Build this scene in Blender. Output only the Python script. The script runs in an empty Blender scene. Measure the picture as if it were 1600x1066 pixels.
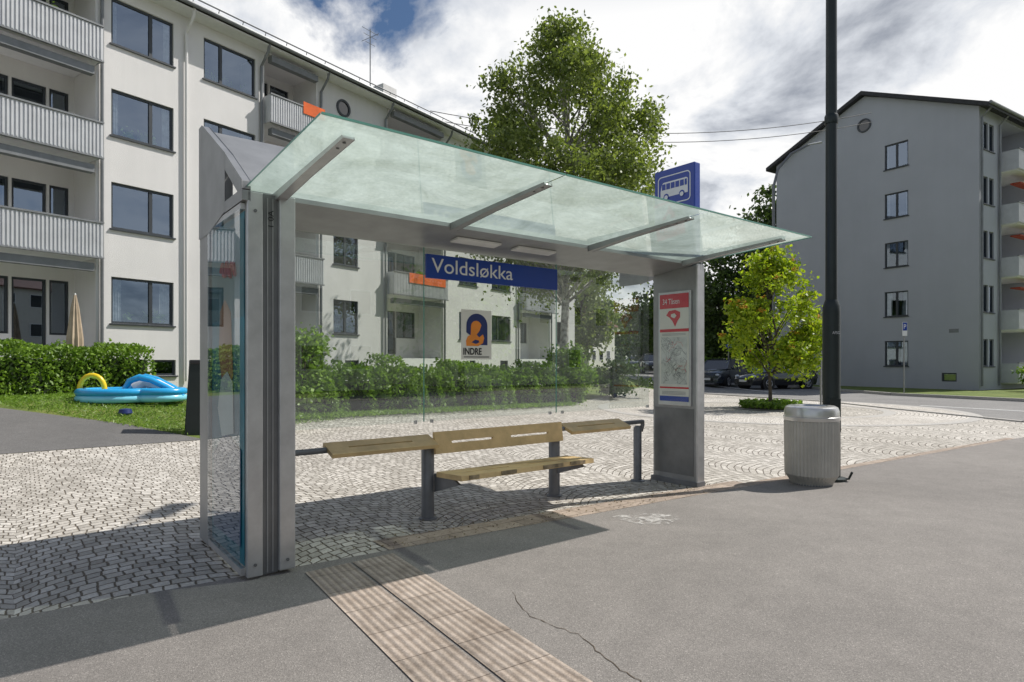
import bpy, math, random
import numpy as np
from mathutils import Vector, Matrix
random.seed(7); rng = np.random.default_rng(7)
sc = bpy.context.scene; COL = sc.collection
PI = math.pi
R = math.radians
# ------------------------------------------------------------------ terrain
def wv(x, y): return -.82*x + .572*y
def H(x, y):
    w = wv(x, y)
    return 0.0 if w < 10.5 else (.6 if w > 16 else (w-10.5)*.6/5.5)
# ------------------------------------------------------------------ materials
def nt(name):
    m = bpy.data.materials.new(name); m.use_nodes = True
    t = m.node_tree; t.nodes.clear()
    o = t.nodes.new('ShaderNodeOutputMaterial')
    return m, t, o
def N(t, typ, **kw):
    n = t.nodes.new(typ)
    for k, v in kw.items(): setattr(n, k, v)
    return n
def L(t, a, b): t.links.new(a, b)
def c4(c): return (c[0], c[1], c[2], 1)
def mathn(t, op, a, b=None, clamp=False):
    n = t.nodes.new('ShaderNodeMath'); n.operation = op; n.use_clamp = clamp
    for i, v in enumerate((a, b)):
        if v is None: continue
        if isinstance(v, (int, float)): n.inputs[i].default_value = v
        else: t.links.new(v, n.inputs[i])
    return n.outputs[0]
def ramp(t, fac, stops):
    r = t.nodes.new('ShaderNodeValToRGB')
    e = r.color_ramp.elements
    while len(e) < len(stops): e.new(.5)
    for i, (p, c) in enumerate(stops):
        e[i].position = p; e[i].color = c4(c) if not isinstance(c, (int, float)) else (c, c, c, 1)
    t.links.new(fac, r.inputs[0]); return r.outputs[0]
def mixc(t, fac, a, b, mode='MIX'):
    n = t.nodes.new('ShaderNodeMix'); n.data_type = 'RGBA'; n.blend_type = mode
    if isinstance(fac, (int, float)): n.inputs[0].default_value = fac
    else: t.links.new(fac, n.inputs[0])
    for i, v in ((6, a), (7, b)):
        if isinstance(v, tuple): n.inputs[i].default_value = c4(v)
        else: t.links.new(v, n.inputs[i])
    return n.outputs[2]
def noise(t, vec, scale, detail=4, rough=.55, dist=0):
    n = N(t, 'ShaderNodeTexNoise'); n.inputs['Scale'].default_value = scale
    n.inputs['Detail'].default_value = detail; n.inputs['Roughness'].default_value = rough
    n.inputs['Distortion'].default_value = dist
    if vec is not None: L(t, vec, n.inputs['Vector'])
    return n.outputs[0]
def bumpn(t, h, s, d=.01):
    b = N(t, 'ShaderNodeBump'); b.inputs['Strength'].default_value = s; b.inputs['Distance'].default_value = d
    L(t, h, b.inputs['Height']); return b.outputs[0]
def schlick(t, base=.04, k=.96):
    g = N(t, 'ShaderNodeNewGeometry'); v = N(t, 'ShaderNodeVectorMath'); v.operation = 'DOT_PRODUCT'
    L(t, g.outputs['Incoming'], v.inputs[0]); L(t, g.outputs['Normal'], v.inputs[1])
    c = mathn(t, 'SUBTRACT', 1, mathn(t, 'ABSOLUTE', v.outputs['Value']), True)
    return mathn(t, 'ADD', mathn(t, 'MULTIPLY', mathn(t, 'POWER', c, 5), k), base, True)
def mat(name, col, rough=.6, metal=0, var=.12, vs=3.0, bump=0, bs=60, spec=.5, coat=0):
    m, t, o = nt(name)
    p = N(t, 'ShaderNodeBsdfPrincipled')
    tc = N(t, 'ShaderNodeTexCoord').outputs['Object']
    n1 = noise(t, tc, vs, 5, .6)
    dark = tuple(c*(1-var*1.6) for c in col); light = tuple(min(1, c*(1+var)) for c in col)
    c = ramp(t, n1, [(.3, dark), (.7, light)])
    L(t, c, p.inputs['Base Color'])
    p.inputs['Roughness'].default_value = rough; p.inputs['Metallic'].default_value = metal
    p.inputs['Specular IOR Level'].default_value = spec
    if coat: p.inputs['Coat Weight'].default_value = coat; p.inputs['Coat Roughness'].default_value = .05
    if bump:
        L(t, bumpn(t, noise(t, tc, bs, 3, .6), bump), p.inputs['Normal'])
    L(t, p.outputs[0], o.inputs[0]); return m
def stuccomat(name, col, stk=.93):
    m, t, o = nt(name); tc = N(t, 'ShaderNodeTexCoord').outputs['Object']
    mp = N(t, 'ShaderNodeMapping'); mp.inputs['Scale'].default_value = (1.6, 1.6, .12); L(t, tc, mp.inputs[0])
    st = noise(t, mp.outputs[0], 1.2, 6, .65); bg = noise(t, tc, .35, 5, .6); fn = noise(t, tc, 45, 3, .7)
    c = mixc(t, 1.0, ramp(t, st, [(.3, tuple(k*stk for k in col)), (.6, col)]), ramp(t, bg, [(.3, .94), (.7, 1.04)]), 'MULTIPLY')
    p = N(t, 'ShaderNodeBsdfPrincipled'); L(t, c, p.inputs['Base Color']); p.inputs['Roughness'].default_value = .9
    L(t, bumpn(t, fn, .5, .02), p.inputs['Normal']); L(t, p.outputs[0], o.inputs[0]); return m
def glassmat(name, tint, base=.05, haze=.0, hazecol=(.6, .65, .62), rough=.01, hs=2.0, gcol=(.95, .97, 1), k=.96):
    m, t, o = nt(name)
    tr = N(t, 'ShaderNodeBsdfTransparent'); tr.inputs[0].default_value = c4(tint)
    gl = N(t, 'ShaderNodeBsdfGlossy'); gl.inputs[0].default_value = c4(gcol); gl.inputs['Roughness'].default_value = rough
    f = schlick(t, base, k)
    a = tr.outputs[0]
    if haze:
        tc = N(t, 'ShaderNodeTexCoord').outputs['Object']
        nn = noise(t, tc, hs, 6, .65, 1.2)
        hz = ramp(t, nn, [(.42, .1), (.64, 1.0)])
        hf = mathn(t, 'MULTIPLY', hz, haze)
        df = N(t, 'ShaderNodeBsdfDiffuse'); df.inputs[0].default_value = c4(hazecol)
        mx = N(t, 'ShaderNodeMixShader'); L(t, hf, mx.inputs[0]); L(t, a, mx.inputs[1]); L(t, df.outputs[0], mx.inputs[2])
        a = mx.outputs[0]
    m2 = N(t, 'ShaderNodeMixShader'); L(t, f, m2.inputs[0]); L(t, a, m2.inputs[1]); L(t, gl.outputs[0], m2.inputs[2])
    L(t, m2.outputs[0], o.inputs[0]); return m
def leafmat(name, c1, c2, trans=.35):
    m, t, o = nt(name)
    g = N(t, 'ShaderNodeNewGeometry')
    tc = N(t, 'ShaderNodeTexCoord').outputs['Object']
    r = g.outputs['Random Per Island']
    n1 = noise(t, tc, .9, 3)
    f = mathn(t, 'ADD', mathn(t, 'MULTIPLY', r, .6), mathn(t, 'MULTIPLY', n1, .5))
    c = ramp(t, f, [(.2, c1), (.85, c2)])
    d = N(t, 'ShaderNodeBsdfPrincipled'); L(t, c, d.inputs['Base Color']); d.inputs['Roughness'].default_value = .45
    d.inputs['Specular IOR Level'].default_value = .4
    tl = N(t, 'ShaderNodeBsdfTranslucent')
    cc = mixc(t, 1.0, c, (1.5, 1.6, .7), 'MULTIPLY'); L(t, cc, tl.inputs[0])
    mx = N(t, 'ShaderNodeMixShader'); mx.inputs[0].default_value = trans
    L(t, d.outputs[0], mx.inputs[1]); L(t, tl.outputs[0], mx.inputs[2]); L(t, mx.outputs[0], o.inputs[0]); return m
ANG = math.atan2(.619, .785)
def localuv(t, ang=None):
    tc = N(t, 'ShaderNodeTexCoord').outputs['Object']
    mp = N(t, 'ShaderNodeMapping'); mp.inputs['Rotation'].default_value = (0, 0, -(ANG if ang is None else ang))
    L(t, tc, mp.inputs[0]); return tc, mp.outputs[0]
def finish_stone(t, o, col, hgt, rough=.8, s=.8, d=.012):
    p = N(t, 'ShaderNodeBsdfPrincipled'); L(t, col, p.inputs['Base Color']); p.inputs['Roughness'].default_value = rough
    L(t, bumpn(t, hgt, s, d), p.inputs['Normal']); L(t, p.outputs[0], o.inputs[0])
def cobble(name, ring=None):
    m, t, o = nt(name)
    tc, uv = localuv(t)
    wn = N(t, 'ShaderNodeTexNoise'); wn.inputs['Scale'].default_value = 5.0; wn.inputs['Detail'].default_value = 3; L(t, uv, wn.inputs['Vector'])
    va = N(t, 'ShaderNodeVectorMath'); va.operation = 'MULTIPLY_ADD'
    L(t, wn.outputs['Color'], va.inputs[0]); va.inputs[1].default_value = (.055, .055, 0); L(t, uv if ring is None else tc, va.inputs[2])
    sp = N(t, 'ShaderNodeSeparateXYZ'); L(t, va.outputs[0], sp.inputs[0])
    x, y = sp.outputs[0], sp.outputs[1]
    cb = N(t, 'ShaderNodeCombineXYZ')
    if ring is None:
        W = 1.5; RR = W*.70
        xs = mathn(t, 'DIVIDE', x, W)
        xm = mathn(t, 'MULTIPLY', mathn(t, 'SUBTRACT', mathn(t, 'SUBTRACT', xs, mathn(t, 'FLOOR', xs)), .5), W)
        sq = mathn(t, 'SQRT', mathn(t, 'SUBTRACT', RR*RR, mathn(t, 'MULTIPLY', xm, xm)))
        yy = mathn(t, 'SUBTRACT', y, sq)
        ac = mathn(t, 'MULTIPLY', mathn(t, 'ARCSINE', mathn(t, 'DIVIDE', xm, RR)), RR)
        L(t, ac, cb.inputs[0]); L(t, yy, cb.inputs[1])
    else:
        dx = mathn(t, 'SUBTRACT', x, ring[0]); dy = mathn(t, 'SUBTRACT', y, ring[1])
        rr = mathn(t, 'SQRT', mathn(t, 'ADD', mathn(t, 'MULTIPLY', dx, dx), mathn(t, 'MULTIPLY', dy, dy)))
        an = mathn(t, 'ARCTAN2', dy, dx)
        L(t, mathn(t, 'MULTIPLY', an, ring[2]), cb.inputs[0]); L(t, rr, cb.inputs[1])
    b = N(t, 'ShaderNodeTexBrick'); L(t, cb.outputs[0], b.inputs['Vector'])
    b.squash = .85; b.squash_frequency = 3
    for k, v in (('Scale', 1), ('Mortar Size', .009), ('Mortar Smooth', .7), ('Bias', 0), ('Brick Width', .112), ('Row Height', .104)):
        b.inputs[k].default_value = v
    b.inputs['Color1'].default_value = c4((.46, .435, .395) if ring is None else (.66, .63, .59)); b.inputs['Color2'].default_value = c4((.76, .73, .68) if ring is None else (.86, .83, .78))
    b.inputs['Mortar'].default_value = (.17, .14, .105, 1)
    big = noise(t, tc, .35, 5, .6); fine = noise(t, tc, 60, 4, .7); med = noise(t, tc, 9, 3, .6)
    c = mixc(t, 1.0, b.outputs[0], ramp(t, big, [(.3, (.82, .80, .77)), (.7, (1.05, 1.04, 1.03))]), 'MULTIPLY')
    c = mixc(t, 1.0, c, ramp(t, fine, [(.3, (.78, .78, .78)), (.7, (1.12, 1.12, 1.12))]), 'MULTIPLY')
    c = mixc(t, 1.0, c, ramp(t, med, [(.3, (.82, .81, .79)), (.65, (1.05, 1.05, 1.05))]), 'MULTIPLY')
    h = mathn(t, 'ADD', mathn(t, 'SUBTRACT', 1, b.outputs[1]), mathn(t, 'ADD', mathn(t, 'MULTIPLY', fine, .3), mathn(t, 'MULTIPLY', med, .9)))
    finish_stone(t, o, c, h, .75, 1.0, .018); return m
def asphalt(name, col, sc_=1.0):
    m, t, o = nt(name)
    tc = N(t, 'ShaderNodeTexCoord').outputs['Object']
    v = N(t, 'ShaderNodeTexVoronoi'); v.inputs['Scale'].default_value = 210*sc_; L(t, tc, v.inputs['Vector'])
    spk = N(t, 'ShaderNodeSeparateColor'); L(t, v.outputs['Color'], spk.inputs[0])
    fine = noise(t, tc, 260, 3, .7); big = noise(t, tc, .5, 6, .62, .6); med = noise(t, tc, 4, 5, .65)
    c = ramp(t, spk.outputs[0], [(0, tuple(k*.68 for k in col)), (.6, col), (.93, tuple(k*1.15 for k in col)), (1, tuple(min(.8, k*1.7) for k in col))])
    c = mixc(t, 1.0, c, ramp(t, big, [(.3, (.84, .835, .83)), (.7, (1.1, 1.09, 1.08))]), 'MULTIPLY')
    c = mixc(t, 1.0, c, ramp(t, med, [(.3, (.9, .9, .9)), (.7, (1.07, 1.07, 1.07))]), 'MULTIPLY')
    h = mathn(t, 'ADD', v.outputs['Distance'], fine)
    finish_stone(t, o, c, h, .85, .5, .003); return m
def grassmat():
    m, t, o = nt('grass_mat')
    tc = N(t, 'ShaderNodeTexCoord').outputs['Object']
    n1 = noise(t, tc, 1.1, 5, .65); n2 = noise(t, tc, 45, 3, .7)
    c = ramp(t, n1, [(.3, (.08, .13, .02)), (.55, (.15, .20, .035)), (.75, (.24, .24, .07))])
    c = mixc(t, 1.0, c, ramp(t, n2, [(.3, (.55, .55, .5)), (.7, (1.3, 1.3, 1.2))]), 'MULTIPLY')
    finish_stone(t, o, c, n2, .9, .8, .03); return m
TANG = math.atan2(.555, .832)
def tactile():
    m, t, o = nt('tactile_mat')
    tc, uv = localuv(t, TANG)
    sp = N(t, 'ShaderNodeSeparateXYZ'); L(t, uv, sp.inputs[0])
    b = N(t, 'ShaderNodeTexBrick'); L(t, uv, b.inputs['Vector'])
    for k, v in (('Scale', 1), ('Mortar Size', .003), ('Mortar Smooth', .4), ('Bias', 0), ('Brick Width', 1.0), ('Row Height', .35)):
        b.inputs[k].default_value = v
    b.offset = 0
    b.inputs['Color1'].default_value = c4((.47, .395, .335)); b.inputs['Color2'].default_value = c4((.40, .34, .29)); b.inputs['Mortar'].default_value = (.17, .13, .1, 1)
    fine = noise(t, tc, 90, 4, .7); big = noise(t, tc, 2.5, 6, .7); stn = noise(t, tc, 9, 5, .7)
    rib = mathn(t, 'SINE', mathn(t, 'MULTIPLY', sp.outputs[0], 2*PI/.047))
    ribc = mathn(t, 'MULTIPLY', mathn(t, 'ADD', rib, 1), .5, True)
    c = mixc(t, 1.0, b.outputs[0], ramp(t, ribc, [(.0, (.74, .72, .70)), (.45, (1, 1, 1))]), 'MULTIPLY')
    c = mixc(t, 1.0, c, ramp(t, fine, [(.3, (.65, .65, .65)), (.7, (1.15, 1.15, 1.15))]), 'MULTIPLY')
    c = mixc(t, 1.0, c, ramp(t, big, [(.3, (.68, .66, .63)), (.65, (1.05, 1.05, 1.05))]), 'MULTIPLY')
    c = mixc(t, 1.0, c, ramp(t, stn, [(.3, (.72, .69, .66)), (.55, (1.05, 1.05, 1.05))]), 'MULTIPLY')
    h = mathn(t, 'SUBTRACT', mathn(t, 'ADD', ribc, mathn(t, 'MULTIPLY', fine, .4)), mathn(t, 'MULTIPLY', b.outputs[1], 1.0))
    finish_stone(t, o, c, h, .85, 1.0, .006); return m
def paver():
    m, t, o = nt('border_mat')
    tc, uv = localuv(t)
    b = N(t, 'ShaderNodeTexBrick'); L(t, uv, b.inputs['Vector'])
    for k, v in (('Scale', 1), ('Mortar Size', .005), ('Mortar Smooth', .4), ('Bias', 0), ('Brick Width', .35), ('Row Height', .17)):
        b.inputs[k].default_value = v
    b.inputs['Color1'].default_value = c4((.44, .355, .285)); b.inputs['Color2'].default_value = c4((.34, .275, .225)); b.inputs['Mortar'].default_value = (.16, .12, .09, 1)
    fine = noise(t, tc, 70, 4, .7); stn = noise(t, tc, 7, 5, .7)
    c = mixc(t, 1.0, b.outputs[0], ramp(t, fine, [(.3, (.7, .7, .7)), (.7, (1.15, 1.15, 1.15))]), 'MULTIPLY')
    c = mixc(t, 1.0, c, ramp(t, stn, [(.3, (.7, .68, .65)), (.6, (1.05, 1.05, 1.05))]), 'MULTIPLY')
    h = mathn(t, 'SUBTRACT', mathn(t, 'MULTIPLY', fine, .3), b.outputs[1])
    finish_stone(t, o, c, h, .85, .8, .008); return m
def roofglass():
    m, t, o = nt('roof_glass')
    tc = N(t, 'ShaderNodeTexCoord').outputs['Object']
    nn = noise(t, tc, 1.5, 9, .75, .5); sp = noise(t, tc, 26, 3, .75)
    col = mixc(t, ramp(t, nn, [(.38, 0.), (.62, 1.)]), (.60, .71, .655), (.36, .44, .38))  # dark mottle in the tint stands in for tree shadow on the glass
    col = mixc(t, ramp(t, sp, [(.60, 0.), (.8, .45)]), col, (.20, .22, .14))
    tl = N(t, 'ShaderNodeBsdfTranslucent'); L(t, col, tl.inputs[0])
    df = N(t, 'ShaderNodeBsdfDiffuse'); df.inputs[0].default_value = (.5, .62, .57, 1)
    td = N(t, 'ShaderNodeMixShader'); td.inputs[0].default_value = .22; L(t, tl.outputs[0], td.inputs[1]); L(t, df.outputs[0], td.inputs[2])
    tr = N(t, 'ShaderNodeBsdfTransparent'); tr.inputs[0].default_value = (.8, .95, .89, 1)
    mx = N(t, 'ShaderNodeMixShader'); mx.inputs[0].default_value = .18; L(t, td.outputs[0], mx.inputs[1]); L(t, tr.outputs[0], mx.inputs[2])
    gl = N(t, 'ShaderNodeBsdfGlossy'); gl.inputs[0].default_value = (.95, 1, .98, 1); gl.inputs['Roughness'].default_value = .012
    f = schlick(t, .13, .87)
    m2 = N(t, 'ShaderNodeMixShader'); L(t, f, m2.inputs[0]); L(t, mx.outputs[0], m2.inputs[1]); L(t, gl.outputs[0], m2.inputs[2])
    L(t, m2.outputs[0], o.inputs[0]); return m
def chalkmat():
    m, t, o = nt('chalk_mat')
    tc = N(t, 'ShaderNodeTexCoord').outputs['Object']
    nn = noise(t, tc, 9, 6, .7, 1); f = ramp(t, nn, [(.46, 0.), (.62, .7)])
    tr = N(t, 'ShaderNodeBsdfTransparent'); d = N(t, 'ShaderNodeBsdfDiffuse'); d.inputs[0].default_value = (.62, .6, .57, 1)
    mx = N(t, 'ShaderNodeMixShader'); L(t, f, mx.inputs[0]); L(t, tr.outputs[0], mx.inputs[1]); L(t, d.outputs[0], mx.inputs[2])
    L(t, mx.outputs[0], o.inputs[0]); return m
M = dict(
 stucco=stuccomat('stucco', (.74, .725, .715), .95), stucco2=stuccomat('stucco_grey', (.40, .415, .455), .97),
 white=mat('white_paint', (.78, .78, .78), .6, 0, .05), frame=mat('window_frame_paint', (.035, .042, .05), .45),
 rail=mat('balcony_metal', (.55, .56, .58), .5, .1, .06), roof=mat('roof_tile', (.03, .03, .033), .7, 0, .3, 5, .5, 12),
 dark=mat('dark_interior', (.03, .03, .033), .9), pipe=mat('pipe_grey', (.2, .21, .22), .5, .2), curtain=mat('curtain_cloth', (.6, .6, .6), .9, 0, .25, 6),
 orange=mat('orange_cloth', (.75, .13, .02), .8), awn=mat('awning_red', (.36, .055, .03), .8), pane=glassmat('window_glass', (.55, .6, .62), .27, gcol=(.72, .84, 1), k=.7),
 alu=mat('aluminium', (.50, .50, .505), .36, .6, .08, 8, .06, 120), alud=mat('aluminium_dark', (.17, .175, .18), .42, .5, .1, 6),
 grey=mat('grey_coated_metal', (.30, .305, .31), .42, .4, .1, 4), greyd=mat('grey_post', (.18, .185, .20), .45, .35, .12, 6),
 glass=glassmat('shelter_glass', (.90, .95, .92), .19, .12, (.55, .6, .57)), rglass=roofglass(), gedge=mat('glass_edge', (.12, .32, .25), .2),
 lightp=mat('light_diffuser', (.75, .75, .72), .4), blue=mat('sign_blue', (.005, .045, .33), .3, 0, .04, coat=.2), wht=mat('sign_white', (.8, .8, .8), .4, 0, .03),
 black=mat('black', (.012, .012, .014), .5), red=mat('sign_red', (.60, .02, .03), .45, 0, .05), paper=mat('paper', (.74, .72, .66), .6, 0, .04),
 navy=mat('navy', (.01, .025, .14), .5), orangep=mat('orange_print', (.85, .27, .03), .5), teal=mat('teal_print', (.01, .20, .27), .3, 0, .25, 2),
 wood=mat('bench_wood', (.66, .475, .235), .55, 0, .14, 5, .3, 40), woodw=mat('worn_wood', (.30, .23, .14), .8, 0, .4, 12),
 bin=mat('bin_metal', (.44, .425, .39), .5, .35, .10, 3, .2, 60), lid=mat('bin_lid_metal', (.58, .58, .57), .28, .75, .08),
 pole=mat('lamp_pole_paint', (.014, .022, .022), .4, .2, .15), bark=mat('bark', (.10, .08, .06), .9, 0, .4, 9, .8, 25), birchb=mat('birch_bark', (.42, .40, .37), .8, 0, .55, 6, .5, 20),
 birch=leafmat('birch_leaf', (.075, .11, .028), (.26, .31, .10), .38), rowan=leafmat('rowan_leaf', (.13, .22, .015), (.38, .44, .035), .45),
 hedge=leafmat('hedge_leaf', (.07, .14, .016), (.23, .36, .05), .3), deep=leafmat('dark_leaf', (.03, .055, .018), (.09, .14, .035), .3),
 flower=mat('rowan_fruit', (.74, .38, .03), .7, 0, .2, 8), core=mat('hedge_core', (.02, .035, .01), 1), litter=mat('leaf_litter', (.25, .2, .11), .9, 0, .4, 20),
 grass=grassmat(), cob=cobble('cobble'), asp=asphalt('pavement_asphalt', (.235, .218, .202)), road=asphalt('road_asphalt', (.23, .225, .22), .5), path=asphalt('path_asphalt', (.15, .146, .142), .6),
 kerb=mat('kerb_granite', (.46, .44, .41), .8, 0, .15, 20, .4, 60), paint=mat('road_paint', (.78, .78, .76), .7, 0, .12, 10), tac=tactile(), pav=paver(), chalk=chalkmat(),
 soil=mat('soil', (.10, .075, .05), .95, 0, .4, 8, .8, 30), cyan=mat('pool_vinyl', (.02, .36, .72), .25, 0, .05, coat=.4), cyl=mat('pool_vinyl_pale', (.25, .68, .86), .25, 0, .05, coat=.4), yel=mat('yellow_vinyl', (.85, .6, .02), .3, 0, .05),
 cloth=mat('parasol_cloth', (.50, .40, .29), .9, 0, .15), carb=mat('car_black', (.012, .014, .018), .25, .3, .05, coat=1), carg=mat('car_blue_grey', (.04, .05, .065), .25, .4, .05, coat=1), carw=mat('car_white', (.6, .6, .6), .25, 0, .03, coat=1),
 cglass=mat('car_glass', (.012, .015, .018), .05, 0, .05, coat=1), tyre=mat('tyre', (.015, .015, .015), .8), rim=mat('rim', (.4, .4, .42), .3, .9), lamp=mat('headlight', (.7, .72, .75), .1, .3), tail=mat('tail_light', (.35, .01, .01), .2),
 wire=mat('wire', (.03, .03, .03), .6), skin=mat('warm_print', (.5, .2, .08), .5), housew=mat('house_render', (.66, .64, .58), .9, 0, .06), houser=mat('house_roof_red', (.16, .07, .05), .8, 0, .2),
)
# ------------------------------------------------------------------ mesh helper
class MB:
    def __init__(s): s.v = []; s.f = []
    def add(s, vs, fs):
        o = len(s.v); s.v += [tuple(p) for p in vs]; s.f += [tuple(i+o for i in f) for f in fs]; return s
    def box(s, x0, x1, y0, y1, z0, z1, T=None):
        P = [(x0, y0, z0), (x1, y0, z0), (x1, y1, z0), (x0, y1, z0), (x0, y0, z1), (x1, y0, z1), (x1, y1, z1), (x0, y1, z1)]
        if T: P = [T(*p) for p in P]
        return s.add(P, [(0, 3, 2, 1), (4, 5, 6, 7), (0, 1, 5, 4), (1, 2, 6, 5), (2, 3, 7, 6), (3, 0, 4, 7)])
    def poly(s, pts): return s.add(pts, [tuple(range(len(pts)))])
    def prism(s, pts, a0, a1, T):
        n = len(pts)
        P = [T(a0, p, q) for p, q in pts] + [T(a1, p, q) for p, q in pts]
        return s.add(P, [tuple(range(n)), tuple(range(2*n-1, n-1, -1))] + [(i, (i+1) % n, n+(i+1) % n, n+i) for i in range(n)])
    def tube(s, pts, r, n=10, caps=True, sy=1.0):
        pts = [Vector(p) for p in pts]; k = len(pts)
        rs = r if isinstance(r, (list, tuple)) else [r]*k
        rings = []
        ref = None
        for i, p in enumerate(pts):
            d = (pts[min(i+1, k-1)] - pts[max(i-1, 0)]).normalized()
            if ref is None:
                up = Vector((0, 0, 1)) if abs(d.z) < .9 else Vector((1, 0, 0))
                ref = d.cross(up).normalized()
            u = (ref - d*ref.dot(d)).normalized(); w = d.cross(u); ref = u
            rings.append([p + u*math.cos(2*PI*j/n)*rs[i] + w*math.sin(2*PI*j/n)*rs[i]*sy for j in range(n)])
        vs = [q for rg in rings for q in rg]
        fs = [(i*n+j, i*n+(j+1) % n, (i+1)*n+(j+1) % n, (i+1)*n+j) for i in range(k-1) for j in range(n)]
        if caps: fs += [tuple(range(n-1, -1, -1)), tuple(range((k-1)*n, k*n))]
        return s.add(vs, fs)
    def lathe(s, prof, n=24, c=(0, 0), rib=0, nr=0):
        vs = []
        for r_, z in prof:
            for j in range(n):
                a = 2*PI*j/n; rr = r_*(1 + (rib if (nr and j % 2) else 0))
                vs.append((c[0]+rr*math.cos(a), c[1]+rr*math.sin(a), z))
        k = len(prof)
        fs = [(i*n+j, i*n+(j+1) % n, (i+1)*n+(j+1) % n, (i+1)*n+j) for i in range(k-1) for j in range(n)]
        fs += [tuple(range(n-1, -1, -1)), tuple(range((k-1)*n, k*n))]
        return s.add(vs, fs)
    def ball(s, c, r, n=8, sz=1):
        pr = [(max(.001, r*math.sin(PI*i/n)), c[2]-r*sz*math.cos(PI*i/n)) for i in range(n+1)]
        return s.lathe(pr, n*2, (c[0], c[1]))
    def build(s, name, m, parent=None, smooth=False, bevel=0, label=None):
        me = bpy.data.meshes.new(name); me.from_pydata(s.v, [], s.f); me.update()
        o = bpy.data.objects.new(name, me); COL.objects.link(o); me.materials.append(m)
        if smooth:
            me.polygons.foreach_set('use_smooth', [True]*len(me.polygons))
            try: me.set_sharp_from_angle(angle=R(38))
            except Exception: pass
        if bevel:
            b = o.modifiers.new('b', 'BEVEL'); b.width = bevel; b.segments = 2; b.limit_method = 'ANGLE'
        if parent: o.parent = parent
        if label: o['label'] = label
        return o
def thing(name, label, cat, loc=(0, 0, 0), rz=0, group=None):
    o = bpy.data.objects.new(name, None); COL.objects.link(o); o.location = loc; o.rotation_euler = (0, 0, rz)
    o['label'] = label; o['category'] = cat
    if group: o['group'] = group
    return o
def struct(o): o['kind'] = 'structure'; return o
def text(s, m, parent, origin, rot, w, h, name='lettering', bold=0):
    cu = bpy.data.curves.new('t', 'FONT'); cu.body = s; cu.extrude = 0; cu.offset = bold
    to = bpy.data.objects.new('t', cu); COL.objects.link(to)
    dg = bpy.context.evaluated_depsgraph_get(); me = bpy.data.meshes.new_from_object(to.evaluated_get(dg))
    bpy.data.objects.remove(to)
    co = np.empty(len(me.vertices)*3); me.vertices.foreach_get('co', co); co = co.reshape(-1, 3)
    mn = co.min(0); mx = co.max(0)
    co[:, 0] = (co[:, 0]-mn[0])*w/(mx[0]-mn[0]); co[:, 1] = (co[:, 1]-mn[1])*h/(mx[1]-mn[1])
    me.vertices.foreach_set('co', co.ravel()); me.materials.clear(); me.materials.append(m); me.update()
    o = bpy.data.objects.new(name, me); COL.objects.link(o); o.location = origin; o.rotation_euler = rot
    if parent: o.parent = parent
    return o
def leaves(name, pts, size, m, parent=None, asp=.55, flat=0.0):
    pts = np.asarray(pts, float); n = len(pts)
    d = rng.normal(size=(n, 3)); d[:, 2] *= (1-flat); d /= np.linalg.norm(d, axis=1)[:, None]
    e = rng.normal(size=(n, 3)); e -= (e*d).sum(1)[:, None]*d; e /= np.linalg.norm(e, axis=1)[:, None]
    sz = size*(.6+.8*rng.random(n))[:, None]
    a = pts - d*sz*.5; b = pts + e*sz*asp*.5; c = pts + d*sz*.5; f = pts - e*sz*asp*.5
    V = np.stack([a, b, c, f], 1).reshape(-1, 3)
    me = bpy.data.meshes.new(name); me.vertices.add(4*n); me.vertices.foreach_set('co', V.ravel())
    me.loops.add(4*n); me.loops.foreach_set('vertex_index', np.arange(4*n, dtype=np.int32))
    me.polygons.add(n); me.polygons.foreach_set('loop_start', np.arange(0, 4*n, 4, dtype=np.int32))
    me.polygons.foreach_set('loop_total', np.full(n, 4, dtype=np.int32))
    me.update(); me.validate(); me.materials.append(m)
    o = bpy.data.objects.new(name, me); COL.objects.link(o)
    if parent: o.parent = parent
    return o
# ------------------------------------------------------------------ ground sheets
def clip(poly, a, b, c):
    out = []
    for i in range(len(poly)):
        p, q = poly[i], poly[(i+1) % len(poly)]
        fp = a*p[0]+b*p[1]-c; fq = a*q[0]+b*q[1]-c
        if fp <= 0: out.append(p)
        if (fp < 0 < fq) or (fq < 0 < fp):
            t = fp/(fp-fq); out.append((p[0]+(q[0]-p[0])*t, p[1]+(q[1]-p[1])*t))
    return out
def sheet(name, poly, off, m):
    mb = MB()
    for (lo, hi) in ((-1e5, 10.5), (10.5, 16), (16, 1e5)):
        q = clip(poly, -.82, .572, hi); q = clip(q, .82, -.572, -lo) if q else q
        if len(q) > 2: mb.poly([(x, y, H(x, y)+off) for x, y in q])
    return struct(mb.build(name, m))
O = Vector((-1.754, 4.122)); D1 = Vector((math.cos(ANG), math.sin(ANG))); D2 = Vector((-math.sin(ANG), math.cos(ANG)))
def LW(a, b): p = O+D1*a+D2*b; return (p.x, p.y)
def edge(a): return .1-.08*a
sheet('ground', [(-400, -400), (400, -400), (400, 400), (-400, 400)], -.012, M['grass'])
plaza = [LW(-9, edge(-9)), LW(0, edge(0)), LW(14, edge(14)), LW(17.5, edge(17.5)), (16.5, 12.2), (12.2, 14.9), (11.6, 19), (11.3, 22.4), (8.4, 28.3), (6.3, 30.5), (3.4, 24.2), (1.7, 20.7), (-4.9, 13.8), (-5.3, 12.4), (-5.5, 11.2), (-7.5, 9.1), (-16, 4.2)]
sheet('cobbled_plaza', plaza, .0, M['cob'])
sheet('asphalt_pavement', [LW(-9, edge(-9)), LW(0, edge(0)), LW(17.5, edge(17.5)), LW(30, edge(30)), LW(30, -6), LW(-12, -6)], .004, M['asp'])
sheet('bus_road', [LW(-60, -6.01), LW(29.9, -6.01), LW(60, -12), LW(60, -16), LW(-60, -16)], -.004, M['road'])
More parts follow.
